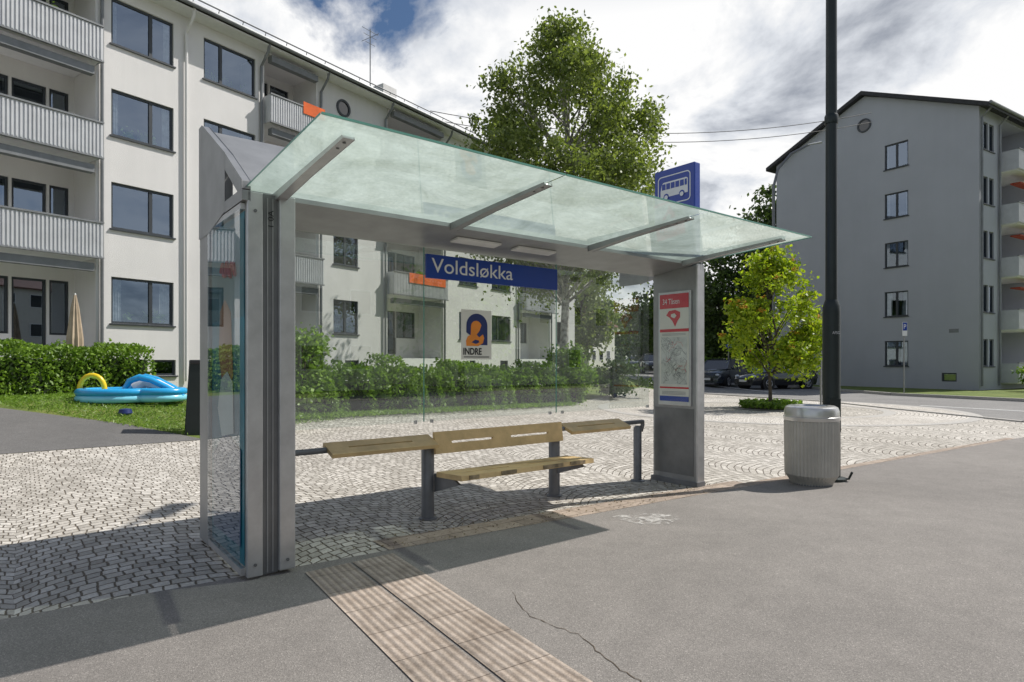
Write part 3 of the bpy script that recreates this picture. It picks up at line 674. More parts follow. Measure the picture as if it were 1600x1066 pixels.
for (cx, cy, a0) in ((P1-.05, Q1-.05, 0), (P0+.05, Q1-.05, 90), (P0+.05, Q0+.05, 180), (P1-.05, Q0+.05, 270)):
    for k in range(5):
        an = R(a0+k*22.5); ring_o.append((x, .60-(cx+.05*math.cos(an)), cy+.05*math.sin(an))); ring_i.append((x, .60-(cx+.037*math.cos(an)), cy+.037*math.sin(an)))
k_ = len(ring_o); mb.add(ring_o+ring_i, [(i, (i+1) % k_, k_+(i+1) % k_, k_+i) for i in range(k_)])
mb.build('pictogram_border', M['wht'], bs)
bus = [(.095, 3.425), (.095, 3.50), (.115, 3.585), (.14, 3.605), (.465, 3.605), (.488, 3.59), (.488, 3.425)]
MB().poly([(x, .60-p, q) for p, q in bus]).build('pictogram_bus', M['wht'], bs)
for a in ((.118, .17), (.182, .236), (.248, .302), (.314, .368), (.38, .434), (.446, .476)): MB().poly(Q(a[0], a[1], 3.515, 3.585, x-.003)).build('pictogram_window', M['blue'], bs)
for c in (.18, .405):
    w_ = MB().poly([(x-.003, .60-(c+.038*math.cos(k)), 3.428+.038*math.sin(k)) for k in np.linspace(0, 2*PI, 17)[:-1]]).build('pictogram_wheel', M['blue'], bs)
    MB().poly([(x-.005, .60-(c+.026*math.cos(k)), 3.42+.026*math.sin(k)) for k in np.linspace(0, 2*PI, 17)[:-1]]).build('pictogram_hub', M['wht'], w_)
MB().box(.03, .08, .1, .5, 2.57, 2.66).build('bracket', M['grey'], bs)
po = thing('poster', 'cream poster with navy arch and orange curved figure stuck on the shelter glass', 'poster', (*LW(2.13, BG-.006), 0), ANG)
MB().poly([(0, 0, 1.47), (.36, 0, 1.47), (.36, 0, 1.95), (0, 0, 1.95)]).build('sheet', M['paper'], po)
def pp2(pts, y, m, nm='print'): MB().poly([(a, y, z) for a, z in pts]).build(nm, m, po)
arc_o = [(.185+.125*math.cos(k), 1.80+.115*math.sin(k)) for k in np.linspace(0, PI, 14)]
pp2([(.31, 1.61)] + arc_o + [(.06, 1.73), (.11, 1.70), (.11, 1.61)], -.002, M['navy'])
arc_i = [(.175+.062*math.cos(k), 1.79+.055*math.sin(k)) for k in np.linspace(.2, PI, 10)]
pp2([(.06, 1.60), (.055, 1.65), (.075, 1.69), (.11, 1.71)] + arc_i[::-1] + [(.215, 1.75), (.18, 1.71), (.21, 1.685), (.255, 1.715), (.27, 1.68), (.255, 1.63), (.20, 1.60)], -.003, M['orangep'])
pp2([(.12, 1.635), (.16, 1.662), (.205, 1.655), (.21, 1.635), (.17, 1.62)], -.004, M['navy'])
text('INDRE', M['black'], po, (.025, -.003, 1.515), (R(90), 0, 0), .215, .066, bold=.03)
MB().poly([(.03, -.003, 1.49), (.33, -.003, 1.49), (.33, -.003, 1.498), (.03, -.003, 1.498)]).build('print_rule', M['black'], po)
# ------------------------------------------------------------------ bench
be = thing('bench', 'yellow slotted bench with leaning perches on grey tubular posts under the shelter', 'bench', (*LW(1.78, .68), 0), ANG)
for a in (0.0, 1.57, 2.93, -1.45):
    MB().lathe([(.060, 0), (.060, .63), (.047, .665), (.0, .675)] if a not in (2.93,) else [(.05, 0), (.05, .64), (.03, .67)], 18, (a, 0)).build('post', M['greyd'], be, True)
    MB().lathe([(.085, 0), (.085, .012), (.06, .02)], 18, (a, 0)).build('foot_plate', M['greyd'], be)
for a0, a1 in ((-1.6, .1), (1.5, 2.97)):
    MB().tube([(a0, -.03, .72), (a1, -.03, .72)], .025, 10).build('rail', M['greyd'], be, True)
MB().tube([(2.93, -.03, .72), (2.99, -.03, .72), (3.0, -.02, .68), (2.99, 0, .6)], .025, 10).build('rail', M['greyd'], be, True)
def slab(name, a0, a1, P, Qv, t, slots, m):
    mb = MB(); P = Vector(P); Qv = Vector(Qv); d = (Qv-P); n_ = Vector((-d.y, d.x)).normalized()*t
    T = lambda x, u, w: (x, P.x+d.x*u+n_.x*w, P.y+d.y*u+n_.y*w)
    if slots:
        u0, u1, segs = slots
        mb.box(a0, a1, 0, u0, 0, 1, T); mb.box(a0, a1, u1, 1, 0, 1, T)
        cur = a0
        for (s0, s1) in segs:
            mb.box(cur, s0, u0, u1, 0, 1, T); cur = s1
        mb.box(cur, a1, u0, u1, 0, 1, T)
    else: mb.box(a0, a1, 0, 1, 0, 1, T)
    return mb.build(name, m, be)
bk = slab('backrest', .02, 1.6, (-.08, .60), (-.05, .80), .032, (.44, .54, [(.2, .68), (.9, 1.4)]), M['wood'])
st = slab('seat', .02, 1.63, (-.53, .465), (-.12, .445), -.045, (.42, .5, [(.2, .68), (.9, 1.4)]), M['wood'])
slab('perch', -.98, .02, (-.17, .70), (.03, .775), -.035, (.45, .55, [(-.8, -.2)]), M['wood'])
slab('perch', 1.68, 2.62, (-.17, .70), (.03, .775), -.035, (.45, .55, [(1.85, 2.45)]), M['wood'])
for x0, x1 in ((.45, .62), (.95, 1.2), (1.3, 1.5), (.1, .2)):
    MB().box(x0, x1, -.543, -.525, .428, .462).build('worn_patch', M['woodw'], st)
for a in (.05, 1.57):
    mb = MB(); mb.prism([(-.05, .42), (-.40, .405), (-.46, .375), (-.05, .25)], a-.012, a+.012, TY); mb.build('seat_bracket', M['greyd'], be)
    MB().tube([(a, -.03, .62), (a, -.06, .75)], .014, 8).build('back_bracket', M['greyd'], be)
# ------------------------------------------------------------------ litter bin and lamp post
bn = thing('litter_bin', 'round ribbed grey litter bin with pale lid beside the dark lamp post', 'bin', (3.56, 7.42, 0))
MB().lathe([(.22, .0), (.24, .05), (.285, .12), (.292, .74), (.285, .76)], 92, (0, 0), .036, 1).build('body', M['bin'], bn, False)
MB().lathe([(.303, .755), (.308, .775), (.308, .80), (.30, .805), (.30, .87), (.285, .91), (.25, .928), (.18, .93), (.16, .90), (.12, .89)], 40).build('lid', M['lid'], bn, True)
MB().lathe([(.23, .0), (.23, .035), (.2, .04)], 30).build('base', M['greyd'], bn)
lp = thing('lamp_post', 'tall dark lamp post with thicker base section right of the bus shelter', 'lamp post', (3.90, 7.62, 0))
MB().lathe([(.10, 0), (.10, 2.05), (.098, 2.12), (.07, 2.2)], 24).build('base_section', M['pole'], lp, True)
MB().lathe([(.068, 2.19), (.064, 4.4), (.058, 9.0)], 20).build('pole', M['pole'], lp, True)
MB().lathe([(.074, 4.35), (.078, 4.37), (.078, 4.44), (.07, 4.46)], 20).build('collar', M['pole'], lp, True)
MB().lathe([(.17, 0), (.17, .035), (.11, .05)], 20).build('foot_flange', M['pole'], lp)
MB().box(-.06, .06, -.108, -.09, .6, 1.0).build('service_door', M['pole'], lp)
MB().tube([(.10, -.08, .03), (.16, -.10, .035), (.19, -.12, .12)], .014, 8).build('cable', M['pole'], lp)
MB().tube([(0, 0, 8.9), (.1, .3, 9.3), (.3, 1.2, 9.5)], .035, 8).build('arm', M['pole'], lp)
MB().box(.22, .42, 1.1, 1.7, 9.45, 9.58).build('lamp_head', M['greyd'], lp)
text('AFSG', M['rail'], lp, (-.04, -.1035, 1.78), (R(90), 0, 0), .09, .035, 'graffiti')
bx_ = thing('utility_box', 'tall dark grey box standing at the path edge behind the left shelter panel', 'utility box', (-5.9, 11.7, .08), R(30))
MB().prism([(-.19, 0), (.19, 0), (.15, 1.32), (-.11, 1.32)], -.18, .18, lambda a, p, q: (p, a, q)).build('body', M['pole'], bx_, bevel=.02)
MB().box(-.13, .17, -.2, .2, 1.32, 1.40).build('lid', M['black'], bx_, bevel=.02)
# ------------------------------------------------------------------ paddling pool
px, py = -8.75, 14.3
pool = thing('paddling_pool', 'inflatable blue paddling pool with yellow arch and slide on the lawn', 'paddling pool', (px, py, H(px, py)), R(15))
def ring(mb, cx, cy, rx, ry, z, r, n=28):
    pts_ = [(cx+rx*math.cos(2*PI*i/n), cy+ry*math.sin(2*PI*i/n), z) for i in range(n+1)]; mb.tube(pts_, r, 12, False)
for z, mm in ((.09, 'cyl'), (.23, 'cyan')):
    mb = MB(); ring(mb, -.25, 0, .75, .62, z, .09); mb.build('pool_ring', M[mm], pool, True)
for z, mm in ((.09, 'cyl'), (.23, 'cyan')):
    mb = MB(); ring(mb, .62, -.05, .5, .42, z, .09); mb.build('side_pool_ring', M[mm], pool, True)
MB().lathe([(.7, .05), (.68, .06)], 24, (-.25, 0)).build('pool_floor', M['cyl'], pool)
mb = MB(); mb.tube([(-.8-.25*math.cos(k), .1, .28+.33*math.sin(k)) for k in np.linspace(0, PI, 12)], .055, 10); mb.build('arch', M['yel'], pool, True)
for dy in (-.2, .25):
    mb = MB(); mb.tube([(-.1, dy, .22), (.05, dy, .48), (.25, dy, .56), (.48, dy, .5), (.8, dy, .33), (1.15, dy, .12)], [.05, .07, .08, .07, .065, .05], 10); mb.build('slide_side', M['cyan'], pool, True)
MB().tube([(.1, .02, .3), (.3, .02, .46), (.55, .02, .38), (.85, .02, .2), (1.15, .02, .08)], .13, 10).build('slide', M['wht'], pool, True)
tx, ty = -7.9, 12.75
toy = MB().lathe([(.10, .0), (.13, .04), (.11, .12), (.05, .13)], 16).build('toy_boat', M['navy'], None, True)
toy.location = (tx, ty, H(tx, ty)); toy['label'] = 'small dark blue plastic toy lying on the lawn edge'; toy['category'] = 'toy'
# ------------------------------------------------------------------ vegetation
def hedge(name, label, p0, p1, width, h, dens, size, m, group=None, wild=1.0):
    p0, p1 = Vector(p0), Vector(p1); d = p1-p0; Ln = d.length; d.normalize(); n_ = Vector((-d.y, d.x))
    root = thing(name, label, 'hedge', (p0.x, p0.y, 0), 0, group)
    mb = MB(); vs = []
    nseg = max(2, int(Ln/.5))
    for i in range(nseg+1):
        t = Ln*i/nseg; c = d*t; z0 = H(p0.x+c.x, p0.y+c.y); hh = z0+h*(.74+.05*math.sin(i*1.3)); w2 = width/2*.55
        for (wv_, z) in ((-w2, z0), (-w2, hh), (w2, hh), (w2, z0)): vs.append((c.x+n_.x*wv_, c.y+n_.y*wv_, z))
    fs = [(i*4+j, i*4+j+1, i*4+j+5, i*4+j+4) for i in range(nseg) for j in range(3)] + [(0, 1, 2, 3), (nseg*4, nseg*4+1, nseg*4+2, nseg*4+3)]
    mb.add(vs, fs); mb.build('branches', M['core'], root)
    N_ = int(Ln*(2*h+width)*dens); P = []
    for _ in range(N_):
        t = random.uniform(-.1, Ln+.1); u = random.uniform(0, 2*h+width); j = abs(random.gauss(0, .11))-.06
        lump = wild*(.12*math.sin(t*2.1+u)+.09*math.sin(t*5.3+2*u)+.07*math.sin(t*11+u*3))
        if u < h: wv_, z = -width/2-lump+j, u
        elif u < h+width: wv_, z = u-h-width/2, h+lump-j*1.2
        else: wv_, z = width/2+lump-j, u-h-width
        c = d*t+n_*wv_; P.append((c.x, c.y, H(p0.x+c.x, p0.y+c.y)+z))
    for _ in range(int(Ln*9*wild)):
        t = random.uniform(0, Ln); a = random.uniform(-width/2, width/2); hh = random.uniform(.1, .32); lx, ly = random.gauss(0, .12), random.gauss(0, .12)
        for k in range(14):
            f = k/14; c = d*t+n_*a; P.append((c.x+lx*f+random.gauss(0, .03), c.y+ly*f+random.gauss(0, .03), H(p0.x+c.x, p0.y+c.y)+h-.05+hh*f))
    leaves('foliage', P, size, m, root, .6); return root
hedge('hedge', 'leafy green hedge in front of the left apartment block ground floor', (-10.87-.572*6, 17.74-.82*6), (-10.87+.572*.35, 17.74+.82*.35), 1.0, 1.2, 760, .095, M['hedge'], wild=.5)
hedge('hedge', 'long leafy green hedge seen through the shelter back glass', (-5.6, 14.4), (2.0, 22.3), 1.1, .95, 640, .115, M['hedge'], wild=1.7)
hedge('hedge', 'trimmed green hedge behind the parked dark cars', (11.2, 41), (16.5, 41.8), .9, 1.3, 200, .16, M['hedge'], wild=.6)
def shrub(label, x, y, r, h, n_, size, m):
    root = thing('shrub', label, 'shrub', (x, y, H(x, y)))
    mb = MB()
    for k in range(6):
        a = random.uniform(0, 6.3); mb.tube([(0, 0, 0), (r*.5*math.cos(a), r*.5*math.sin(a), h*.7)], [.03, .01], 5)
    mb.build('stem', M['bark'], root)
    cl = [(random.gauss(0, r*.45), random.gauss(0, r*.45), h*random.uniform(.15, .88)) for _ in range(22)]
    P = []
    for _ in range(n_):
        c = random.choice(cl); P.append((c[0]+random.gauss(0, r*.2), c[1]+random.gauss(0, r*.2), max(.02, c[2]+random.gauss(0, h*.07))))
    leaves('foliage', P, size, m, root, .6)
shrub('tall shrub rising above the hedge at the left edge of the shelter glass', -4.9, 14.3, .75, 2.3, 5600, .11, M['hedge'])
shrub('loose shrub above the long hedge near the birch trunk', 2.2, 22.0, .7, 2.3, 3200, .13, M['hedge'])
shrub('low dark shrub at the far end of the long hedge', 4.0, 24.5, 1.0, 1.5, 3000, .14, M['deep'])
shrub('small shrub at the right corner of the grey block', 25.3, 29.9, .9, 1.2, 2200, .14, M['hedge'])
shrub('bush on the verge beside the dark utility box', -4.9, 12.4, .5, .4, 1500, .09, M['hedge'])
def tree(name, label, x, y, h, prof, base, n_cl, n_leaf, size, m, bark, tr, droop=0.0, group=None, clr=.55, flowers=0, seed=1, limbs=26, lobes=0, lobr=.9, mixu=0.0, limbr=.28):
    rs = random.Random(seed)
    root = thing(name, label, 'tree', (x, y, H(x, y)), 0, group)
    def wid(z):
        for i in range(len(prof)-1):
            if prof[i][0] <= z <= prof[i+1][0]:
                t = (z-prof[i][0])/(prof[i+1][0]-prof[i][0]); return prof[i][1]*(1-t)+prof[i+1][1]*t
        return .1
    mb = MB(); tp = [(0, 0, 0)]; k = 8
    for i in range(1, k+1): tp.append((rs.gauss(0, .05)*i*.5, rs.gauss(0, .05)*i*.5, h*.95*i/k))
    mb.tube(tp, [tr*(1.25 if i == 0 else (1-i/k*.9)) for i in range(k+1)], 10); mb.build('trunk', bark, root, True)
    wm = max(p[1] for p in prof)
    def pick(lo=.05):
        while True:
            z = rs.uniform(base, h*.985); w = wid(z)
            if rs.random() < (w/wm)**1.2+.12: break
        a = rs.uniform(0, 2*PI); rr = w*math.sqrt(rs.uniform(lo, 1.0))
        return (rr*math.cos(a), rr*math.sin(a), z)
    cls = []
    if lobes:
        lc = [pick(.3) for _ in range(lobes)] + [(0, 0, h*.97), (.2, 0, h*.9)]
        while len(cls) < n_cl:
            if rs.random() < mixu: cls.append(pick(.02)); continue
            c = rs.choice(lc); q = (c[0]+rs.gauss(0, lobr), c[1]+rs.gauss(0, lobr), c[2]+rs.gauss(0, lobr*.55))
            if q[2] < base or q[2] > h*1.01: continue
            if math.hypot(q[0], q[1]) > wid(q[2])*1.1+.1: continue
            cls.append(q)
    else:
        for _ in range(n_cl): cls.append(pick())
    mb = MB()
    for c in cls[:limbs*2]:
        zb = max(base*.7, c[2]-math.hypot(c[0], c[1])*.8-.3); i = min(k, max(0, int(zb/(h*.95)*k))); tx_, ty_, _ = tp[i]
        md = ((tx_+c[0])/2, (ty_+c[1])/2, (zb+c[2])/2+.15)
        mb.tube([(tx_, ty_, zb), md, c], [tr*limbr, tr*limbr*.5, tr*.04], 5, False)
    mb.build('branches', bark, root, True)
    P = np.empty((n_cl*n_leaf, 3)); i0 = 0
    for c in cls:
        s_ = clr*rs.uniform(.5, 1.3)
        q = rng.normal(size=(n_leaf, 3))*np.array([s_*.6, s_*.6, s_*.36])+np.array(c)
        if droop: q[:, 2] -= np.abs(rng.normal(size=n_leaf))*droop*np.clip(rng.random(n_leaf)*1.3-.3, 0, 1)
        P[i0:i0+n_leaf] = q; i0 += n_leaf
    leaves('crown', P, size, m, root, .6)
    for _ in range(flowers):
        c = rs.choice(cls); f = 1.12; mb = MB(); cx, cy = c[0]*f, c[1]*f
        for _k in range(18):
            qx, qy, qz = cx+rs.gauss(0, .06), cy+rs.gauss(0, .06), c[2]+.12+rs.gauss(0, .03); r_ = .026
            mb.add([(qx-r_, qy, qz), (qx, qy-r_, qz), (qx+r_, qy, qz), (qx, qy+r_, qz), (qx, qy, qz+r_)], [(0, 1, 4), (1, 2, 4), (2, 3, 4), (3, 0, 4)])
        mb.build('flower_cluster', M['flower'], root)
    return root
tree('birch_tree', 'tall broad crowned birch towering behind the shelter roof', 2.1, 25.0, 14.8, [(3, 2.2), (5, 3.1), (8, 4.0), (10, 3.8), (11.5, 3.3), (13.2, 2.3), (14.4, 1.4), (15.1, .4)], 4.9, 580, 105, .16, M['birch'], M['birchb'], .2, .8, clr=.48, seed=5, limbs=60, lobes=50, lobr=.56, mixu=.22)
tree('rowan_tree', 'small bright green rowan with orange clusters in the round plaza bed', RC[0], RC[1], 4.85, [(1.4, .9), (2.0, 1.45), (2.9, 1.4), (3.8, 1.0), (4.9, .3)], 1.4, 150, 95, .13, M['rowan'], M['bark'], .055, .3, clr=.27, flowers=70, seed=4, lobes=20, lobr=.22, mixu=.2, limbr=.35, limbs=30)
tree('background_tree', 'dark green tree left of the grey gabled block', 19.3, 46.5, 14.3, [(1.5, 3), (6, 3.4), (11, 2.6), (14.4, .6)], 1.5, 160, 80, .33, M['deep'], M['bark'], .25, clr=.9, seed=8)
tree('background_tree', 'broad dark tree behind the rowan and parked cars', 15.4, 46, 9.0, [(1, 3.0), (4, 3.8), (7, 2.6), (9.2, .6)], 1.0, 150, 80, .3, M['deep'], M['bark'], .2, clr=.9, seed=9)
tree('background_tree', 'tree right of the street opening behind the info panel', 14.5, 56, 9.5, [(1, 3.4), (5, 3.8), (8, 2.6), (9.8, .6)], 1.0, 130, 70, .36, M['deep'], M['bark'], .2, clr=1.0, seed=10)
tree('background_tree', 'street tree seen through the right shelter pane', 5.4, 48, 8.0, [(2, 1.6), (5, 2.4), (7.5, 1.6), (8.3, .6)], 2.2, 90, 70, .3, M['birch'], M['bark'], .2, .6, clr=.8, seed=11)
tree('background_tree', 'distant tree at the far end of the street', 22.5, 100, 10, [(1, 4), (5, 5), (9, 3.4), (10.3, .6)], 1, 90, 50, .7, M['deep'], M['bark'], .3, clr=1.6, seed=13)
tree('background_tree', 'distant tree left of the far white houses', 12, 92, 9.5, [(1, 4.0), (5, 5), (9, 3.4), (10.3, .6)], 1, 90, 50, .7, M['deep'], M['bark'], .3, clr=1.6, seed=14)
tree('background_tree', 'distant tree right of the far white houses', 31, 92, 11, [(1, 5), (5, 6), (9, 4), (11.3, .6)], 1, 90, 50, .7, M['deep'], M['bark'], .3, clr=1.6, seed=15)
tree('background_tree', 'large distant tree hidden mostly behind the long block end', 4, 72, 10, [(1, 4), (5, 5), (9, 3.4), (10.3, .6)], 1, 110, 50, .6, M['deep'], M['bark'], .3, clr=1.5, seed=16)
def house(label, x, y, w, d, h, rz, wm, rm):
    t_ = thing('house', label, 'house', (x, y, H(x, y)), rz)
    mb = MB(); mb.box(0, w, 0, d, 0, h); mb.poly([(0, 0, h), (0, d, h), (0, d/2, h+d*.33)]); mb.poly([(w, 0, h), (w, d, h), (w, d/2, h+d*.33)]); mb.build('wall', wm, t_)
    MB().prism([(-.4, h-.15), (d/2, h+d*.33+.15), (d+.4, h-.15), (d+.4, h-.3), (d/2, h+d*.33), (-.4, h-.3)], -.4, w+.4, TY).build('roof', rm, t_)
    for fl in range(int(h//2.8)):
        for k in range(int(w//2.5)):
            xx = 1+k*2.5; f = MB().box(xx, xx+1.2, -.05, -.003, 1+fl*2.8, 2.3+fl*2.8).build('window', M['white'], t_)
            MB().box(xx+.08, xx+1.12, -.06, -.052, 1.08+fl*2.8, 2.22+fl*2.8).build('pane', M['cglass'], f)
house('far cream house with dark roof closing the street view', 15, 100, 12, 9, 6, R(20), M['housew'], M['roof'])
house('far white house with red roof nearer the street', 9.6, 78, 9, 8, 5.8, R(60), M['housew'], M['houser'])
# the opposite side of the bus road, which the shelter glass mirrors
hx, hy = LW(14, -24); house('pale house row across the bus road, mirrored in the shelter glass', hx, hy, 16, 10, 8.6, ANG+PI, M['housew'], M['roof'])
hx, hy = LW(34, -24); house('second pale house row across the bus road, further right', hx, hy, 16, 10, 8.6, ANG+PI, M['housew'], M['houser'])
for i_, (a_, b_) in enumerate(((-6, -21), (16.2, -20.5))):
    tx_, ty_ = LW(a_, b_)
    tree('street_tree', ('leafy' if i_ == 0 else 'round')+' street tree across the bus road, mirrored in the shelter glass', tx_, ty_, 8.0, [(2, 1.6), (4, 2.8), (6.5, 2.2), (8.2, .5)], 2.0, 110, 60, .3, M['hedge'], M['bark'], .18, clr=.8, seed=30+i_)
# ------------------------------------------------------------------ cars
def car(label, x, y, rz, body, suv=0, group='cars parked along the street'):
    c = thing('parked_car', label, 'car', (x, y, H(x, y)), rz, group)
    h = .95+.1*suv; zr = 1.42+.16*suv
    st_ = [(-2.15, .55, .70), (-2.08, h-.02, .82), (-1.6, h, .88), (0, h-.02, .9), (.9, h-.04, .9), (1.6, h-.12, .87), (2.0, h-.25, .8), (2.15, .55, .68)]
    vs = []
    for X, zb, w in st_:
        for yy, z in ((-w*.9, .22), (-w, .36), (-w*1.01, .6 if zb > .6 else .45), (-w*.97, max(zb-.08, .5)), (-w*.86, zb), (0, zb+.03), (w*.86, zb), (w*.97, max(zb-.08, .5)), (w*1.01, .6 if zb > .6 else .45), (w, .36), (w*.9, .22)): vs.append((X, yy, z))
    k = 11; ns = len(st_)
    fs = [(i*k+j, i*k+(j+1) % k, (i+1)*k+(j+1) % k, (i+1)*k+j) for i in range(ns-1) for j in range(k)] + [tuple(range(k)), tuple(range((ns-1)*k, ns*k))]
    MB().add(vs, fs).build('body', body, c, True)
    gs = [(-2.0, h-.02, .72), (-1.65, zr-.10, .60), (-1.0, zr, .62), (.2, zr, .63), (.55, zr-.08, .63), (1.25, h-.05, .76)]
    vs = []
    for X, zt, w in gs:
        for yy, z in ((-.80, h-.05), (-w, zt), (w, zt), (.80, h-.05)): vs.append((X, yy, z))
    fs = [(i*4+j, i*4+j+1, i*4+j+5, i*4+j+4) for i in range(5) for j in range(3)]
    MB().add(vs, fs).build('glasshouse', M['cglass'], c)
    mb = MB(); vs = []
    for X, zt, w in gs[1:5]: vs += [(X, -w-.01, zt+.0), (X, -w*.8, zt+.03), (X, w*.8, zt+.03), (X, w+.01, zt+.0)]
    mb.add(vs, [(i*4+j, i*4+j+1, i*4+j+5, i*4+j+4) for i in range(3) for j in range(3)]).build('roof', body, c, True)
    for sy in (-1, 1):
        for x0_, z0_, x1_, z1_ in ((-.35, h-.03, -.35, zr), (.55, zr-.08, 1.25, h-.03), (-1.65, zr-.1, -1.95, h)):
            MB().tube([(x0_, sy*.81 if z0_ < 1.2 else sy*.65, z0_), (x1_, sy*.81 if z1_ < 1.2 else sy*.65, z1_)], .035, 5).build('pillar', body, c)
    for sx in (-1.32, 1.32):
        for sy in (-1, 1):
            y0 = sy*.93
            MB().tube([(sx, sy*.70, .33), (sx, y0, .33)], .39, 20).build('wheel_arch', M['black'], c)
            w_ = MB().tube([(sx, sy*.72, .32), (sx, y0+sy*.01, .32)], .32, 22).build('wheel', M['tyre'], c, True)
            mb = MB()
            mb.tube([(sx, y0, .32), (sx, y0+sy*.018, .32)], .10, 12)
            for a in range(5):
                an = a*2*PI/5; mb.tube([(sx, y0+sy*.015, .32), (sx+.2*math.cos(an), y0+sy*.015, .32+.2*math.sin(an))], .03, 5)
            pts_ = [(sx+.2*math.cos(q), y0+sy*.012, .32+.2*math.sin(q)) for q in np.linspace(0, 2*PI, 19)]; mb.tube(pts_, .02, 5, False)
            mb.build('rim', M['rim'], w_)
    for sy in (-1, 1):
        MB().ball((2.0, sy*.6, .68), .13, 6, .6).build('headlight', M['lamp'], c, True)
        MB().box(-2.14, -2.02, sy*.62-.12, sy*.62+.12, .75, .88).build('tail_light', M['tail'], c)
        MB().ball((.85, sy*.98, h+.03), .1, 5, .7).build('mirror', body, c, True)
    MB().box(2.11, 2.18, -.4, .4, .34, .5).build('grille', M['black'], c)
    MB().box(2.165, 2.19, -.26, .26, .40, .51).build('number_plate', M['white'], c)
car('black hatchback parked side on right of the rowan trunk', 14.0, 33.2, R(202), M['carb'])
car('dark grey blue car parked left of the rowan trunk', 12.2, 36.2, R(228), M['carg'], 1)
car('dark car partly hidden behind the info panel at the far kerb', 10.2, 45, R(262), M['carb'])
for i, (x, y, m_, lab) in enumerate(((11.8, 60, 'carg', 'distant dark car parked on the street seen through the glass'), (13.6, 69, 'red', 'small distant red car far down the street'), (16.2, 78, 'carw', 'small distant white car far down the street'))):
    car(lab, x, y, R(255), M[m_])
# ------------------------------------------------------------------ signs
def signpost(label, x, y, h, draw, name='road_sign', rz=0):
    t_ = thing(name, label, 'sign', (x, y, H(x, y)), rz)
    MB().tube([(0, 0, 0), (0, 0, h)], .03, 8).build('post', M['grey'], t_)
    draw(t_); return t_
def d1(t_):
    MB().box(-.1, .1, -.06, -.04, 2.55, 3.15).build('sign_plate', M['wht'], t_)
    MB().box(-.09, .09, -.063, -.061, 2.78, 3.13).build('sign_face', M['blue'], t_)
    text('P', M['wht'], t_, (-.05, -.066, 2.85), (R(90), 0, 0), .1, .2)
signpost('narrow blue and white parking sign on a grey post in front of the right block', 16.9, 26.9, 3.15, d1)
def d2(t_):
    MB().box(-.2, .2, -.06, -.04, 2.25, 2.65).build('sign_plate', M['blue'], t_)
    text('P', M['wht'], t_, (-.08, -.064, 2.32), (R(90), 0, 0), .16, .26)
signpost('small blue parking sign above the parked dark cars', 13.6, 39.2, 2.65, d2)
def d3(t_): MB().box(-.2, .2, .04, .06, 1.9, 3.05).build('sign_plate', M['grey'], t_)
signpost('grey backed road sign just right of the rowan crown', 9.85, 19.9, 3.1, d3, rz=R(-35))
sl = thing('street_lamp', 'slim curved street lamp in front of the left edge of the grey block', 'street lamp', (15.05, 35.9, 0))
MB().tube([(0, 0, 0), (0, 0, 11.5), (.25, 0, 12.5), (1.0, 0, 13.4), (2.0, -.1, 13.9)], [.11, .09, .07, .07, .06], 8).build('pole', M['greyd'], sl, True)
MB().tube([(1.9, -.1, 13.88), (2.7, -.12, 14.02)], [.08, .13], 8, sy=.5).build('lamp_head', M['rail'], sl, True)
for k, (z0, z1) in enumerate(((13.7, 13.6), (13.3, 12.9))):
    w_ = []
    a = Vector((-4.0, 30.5, z0)); b = Vector((19.0, 33.0, z1+1.0 if k == 0 else z1+1.2))
    for i in range(25): t = i/24; q = a.lerp(b, t); q.z -= 4*t*(1-t)*1.1; w_.append(q)
    o = MB().tube(w_, .018, 5).build('overhead_wire', M['wire']); o['label'] = ('upper' if k == 0 else 'lower')+' overhead wire strung between the two apartment blocks'; o['category'] = 'wire'
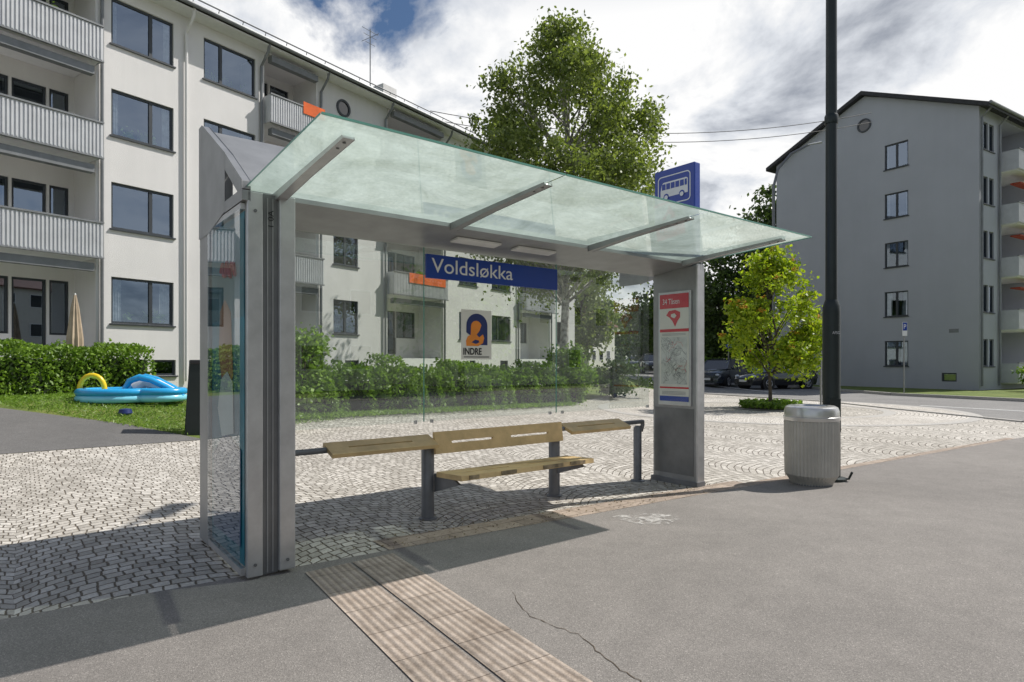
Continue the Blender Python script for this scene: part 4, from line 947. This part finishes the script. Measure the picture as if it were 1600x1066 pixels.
# ------------------------------------------------------------------ camera, light, sky
cam = bpy.data.cameras.new('camera'); co = bpy.data.objects.new('camera', cam); COL.objects.link(co); sc.camera = co
cam.sensor_width = 36; cam.lens = 975/1600*36; cam.shift_y = .02; cam.clip_end = 1500; cam.clip_start = .05
co.location = (0, 0, 1.45); co.rotation_euler = (R(90), 0, 0)
EL = R(49.5); hv = Vector((.932, .362)).normalized(); S = Vector((hv.x*math.cos(EL), hv.y*math.cos(EL), math.sin(EL)))
sl_ = bpy.data.lights.new('sun', 'SUN'); sl_.energy = 5.0; sl_.angle = R(.5); sl_.color = (1, .955, .885)
so = bpy.data.objects.new('sun', sl_); COL.objects.link(so); so.rotation_euler = S.to_track_quat('Z', 'Y').to_euler()
w = bpy.data.worlds.new('World'); sc.world = w; w.use_nodes = True; t = w.node_tree; t.nodes.clear()
out = N(t, 'ShaderNodeOutputWorld')
sky = N(t, 'ShaderNodeTexSky'); sky.sky_type = 'NISHITA'; sky.sun_disc = False; sky.sun_elevation = EL; sky.sun_rotation = math.atan2(hv.x, hv.y)
b1 = N(t, 'ShaderNodeBackground'); b1.inputs[1].default_value = .08; L(t, mixc(t, 1.0, sky.outputs[0], (.74, .88, 1.02), 'MULTIPLY'), b1.inputs[0])
tc = N(t, 'ShaderNodeTexCoord').outputs['Generated']; sp = N(t, 'ShaderNodeSeparateXYZ'); L(t, tc, sp.inputs[0])
den = mathn(t, 'ADD', mathn(t, 'MAXIMUM', sp.outputs[2], 0.0), .28)
cb = N(t, 'ShaderNodeCombineXYZ'); L(t, mathn(t, 'DIVIDE', sp.outputs[0], den), cb.inputs[0]); L(t, mathn(t, 'DIVIDE', sp.outputs[1], den), cb.inputs[1]); cb.inputs[2].default_value = 3.7
n1 = noise(t, cb.outputs[0], 1.7, 10, .58, .25); n2 = noise(t, cb.outputs[0], 2.4, 9, .58, .3)
mask = ramp(t, n1, [(.36, 0.), (.43, 1.)])
# unseen clouds thinned overhead and to the south, to cut ambient and deepen shadows
thin = ramp(t, sp.outputs[2], [(.48, 1.), (.64, .18)])
yy_ = mathn(t, 'ADD', mathn(t, 'MULTIPLY', sp.outputs[1], .5), .5)
rear = ramp(t, yy_, [(.35, .5), (.55, 1.)])
mask = mathn(t, 'MULTIPLY', mathn(t, 'MULTIPLY', mask, thin), rear)
cc = ramp(t, n2, [(.34, (.36, .39, .45)), (.45, (.74, .77, .82)), (.53, (1.0, 1.0, 1.0))])
b2 = N(t, 'ShaderNodeBackground'); b2.inputs[1].default_value = 1.0; L(t, cc, b2.inputs[0])
mx = N(t, 'ShaderNodeMixShader'); L(t, mask, mx.inputs[0]); L(t, b1.outputs[0], mx.inputs[1]); L(t, b2.outputs[0], mx.inputs[2]); L(t, mx.outputs[0], out.inputs[0])
sc.view_settings.view_transform = 'Standard'; sc.view_settings.look = 'None'; sc.view_settings.exposure = 0
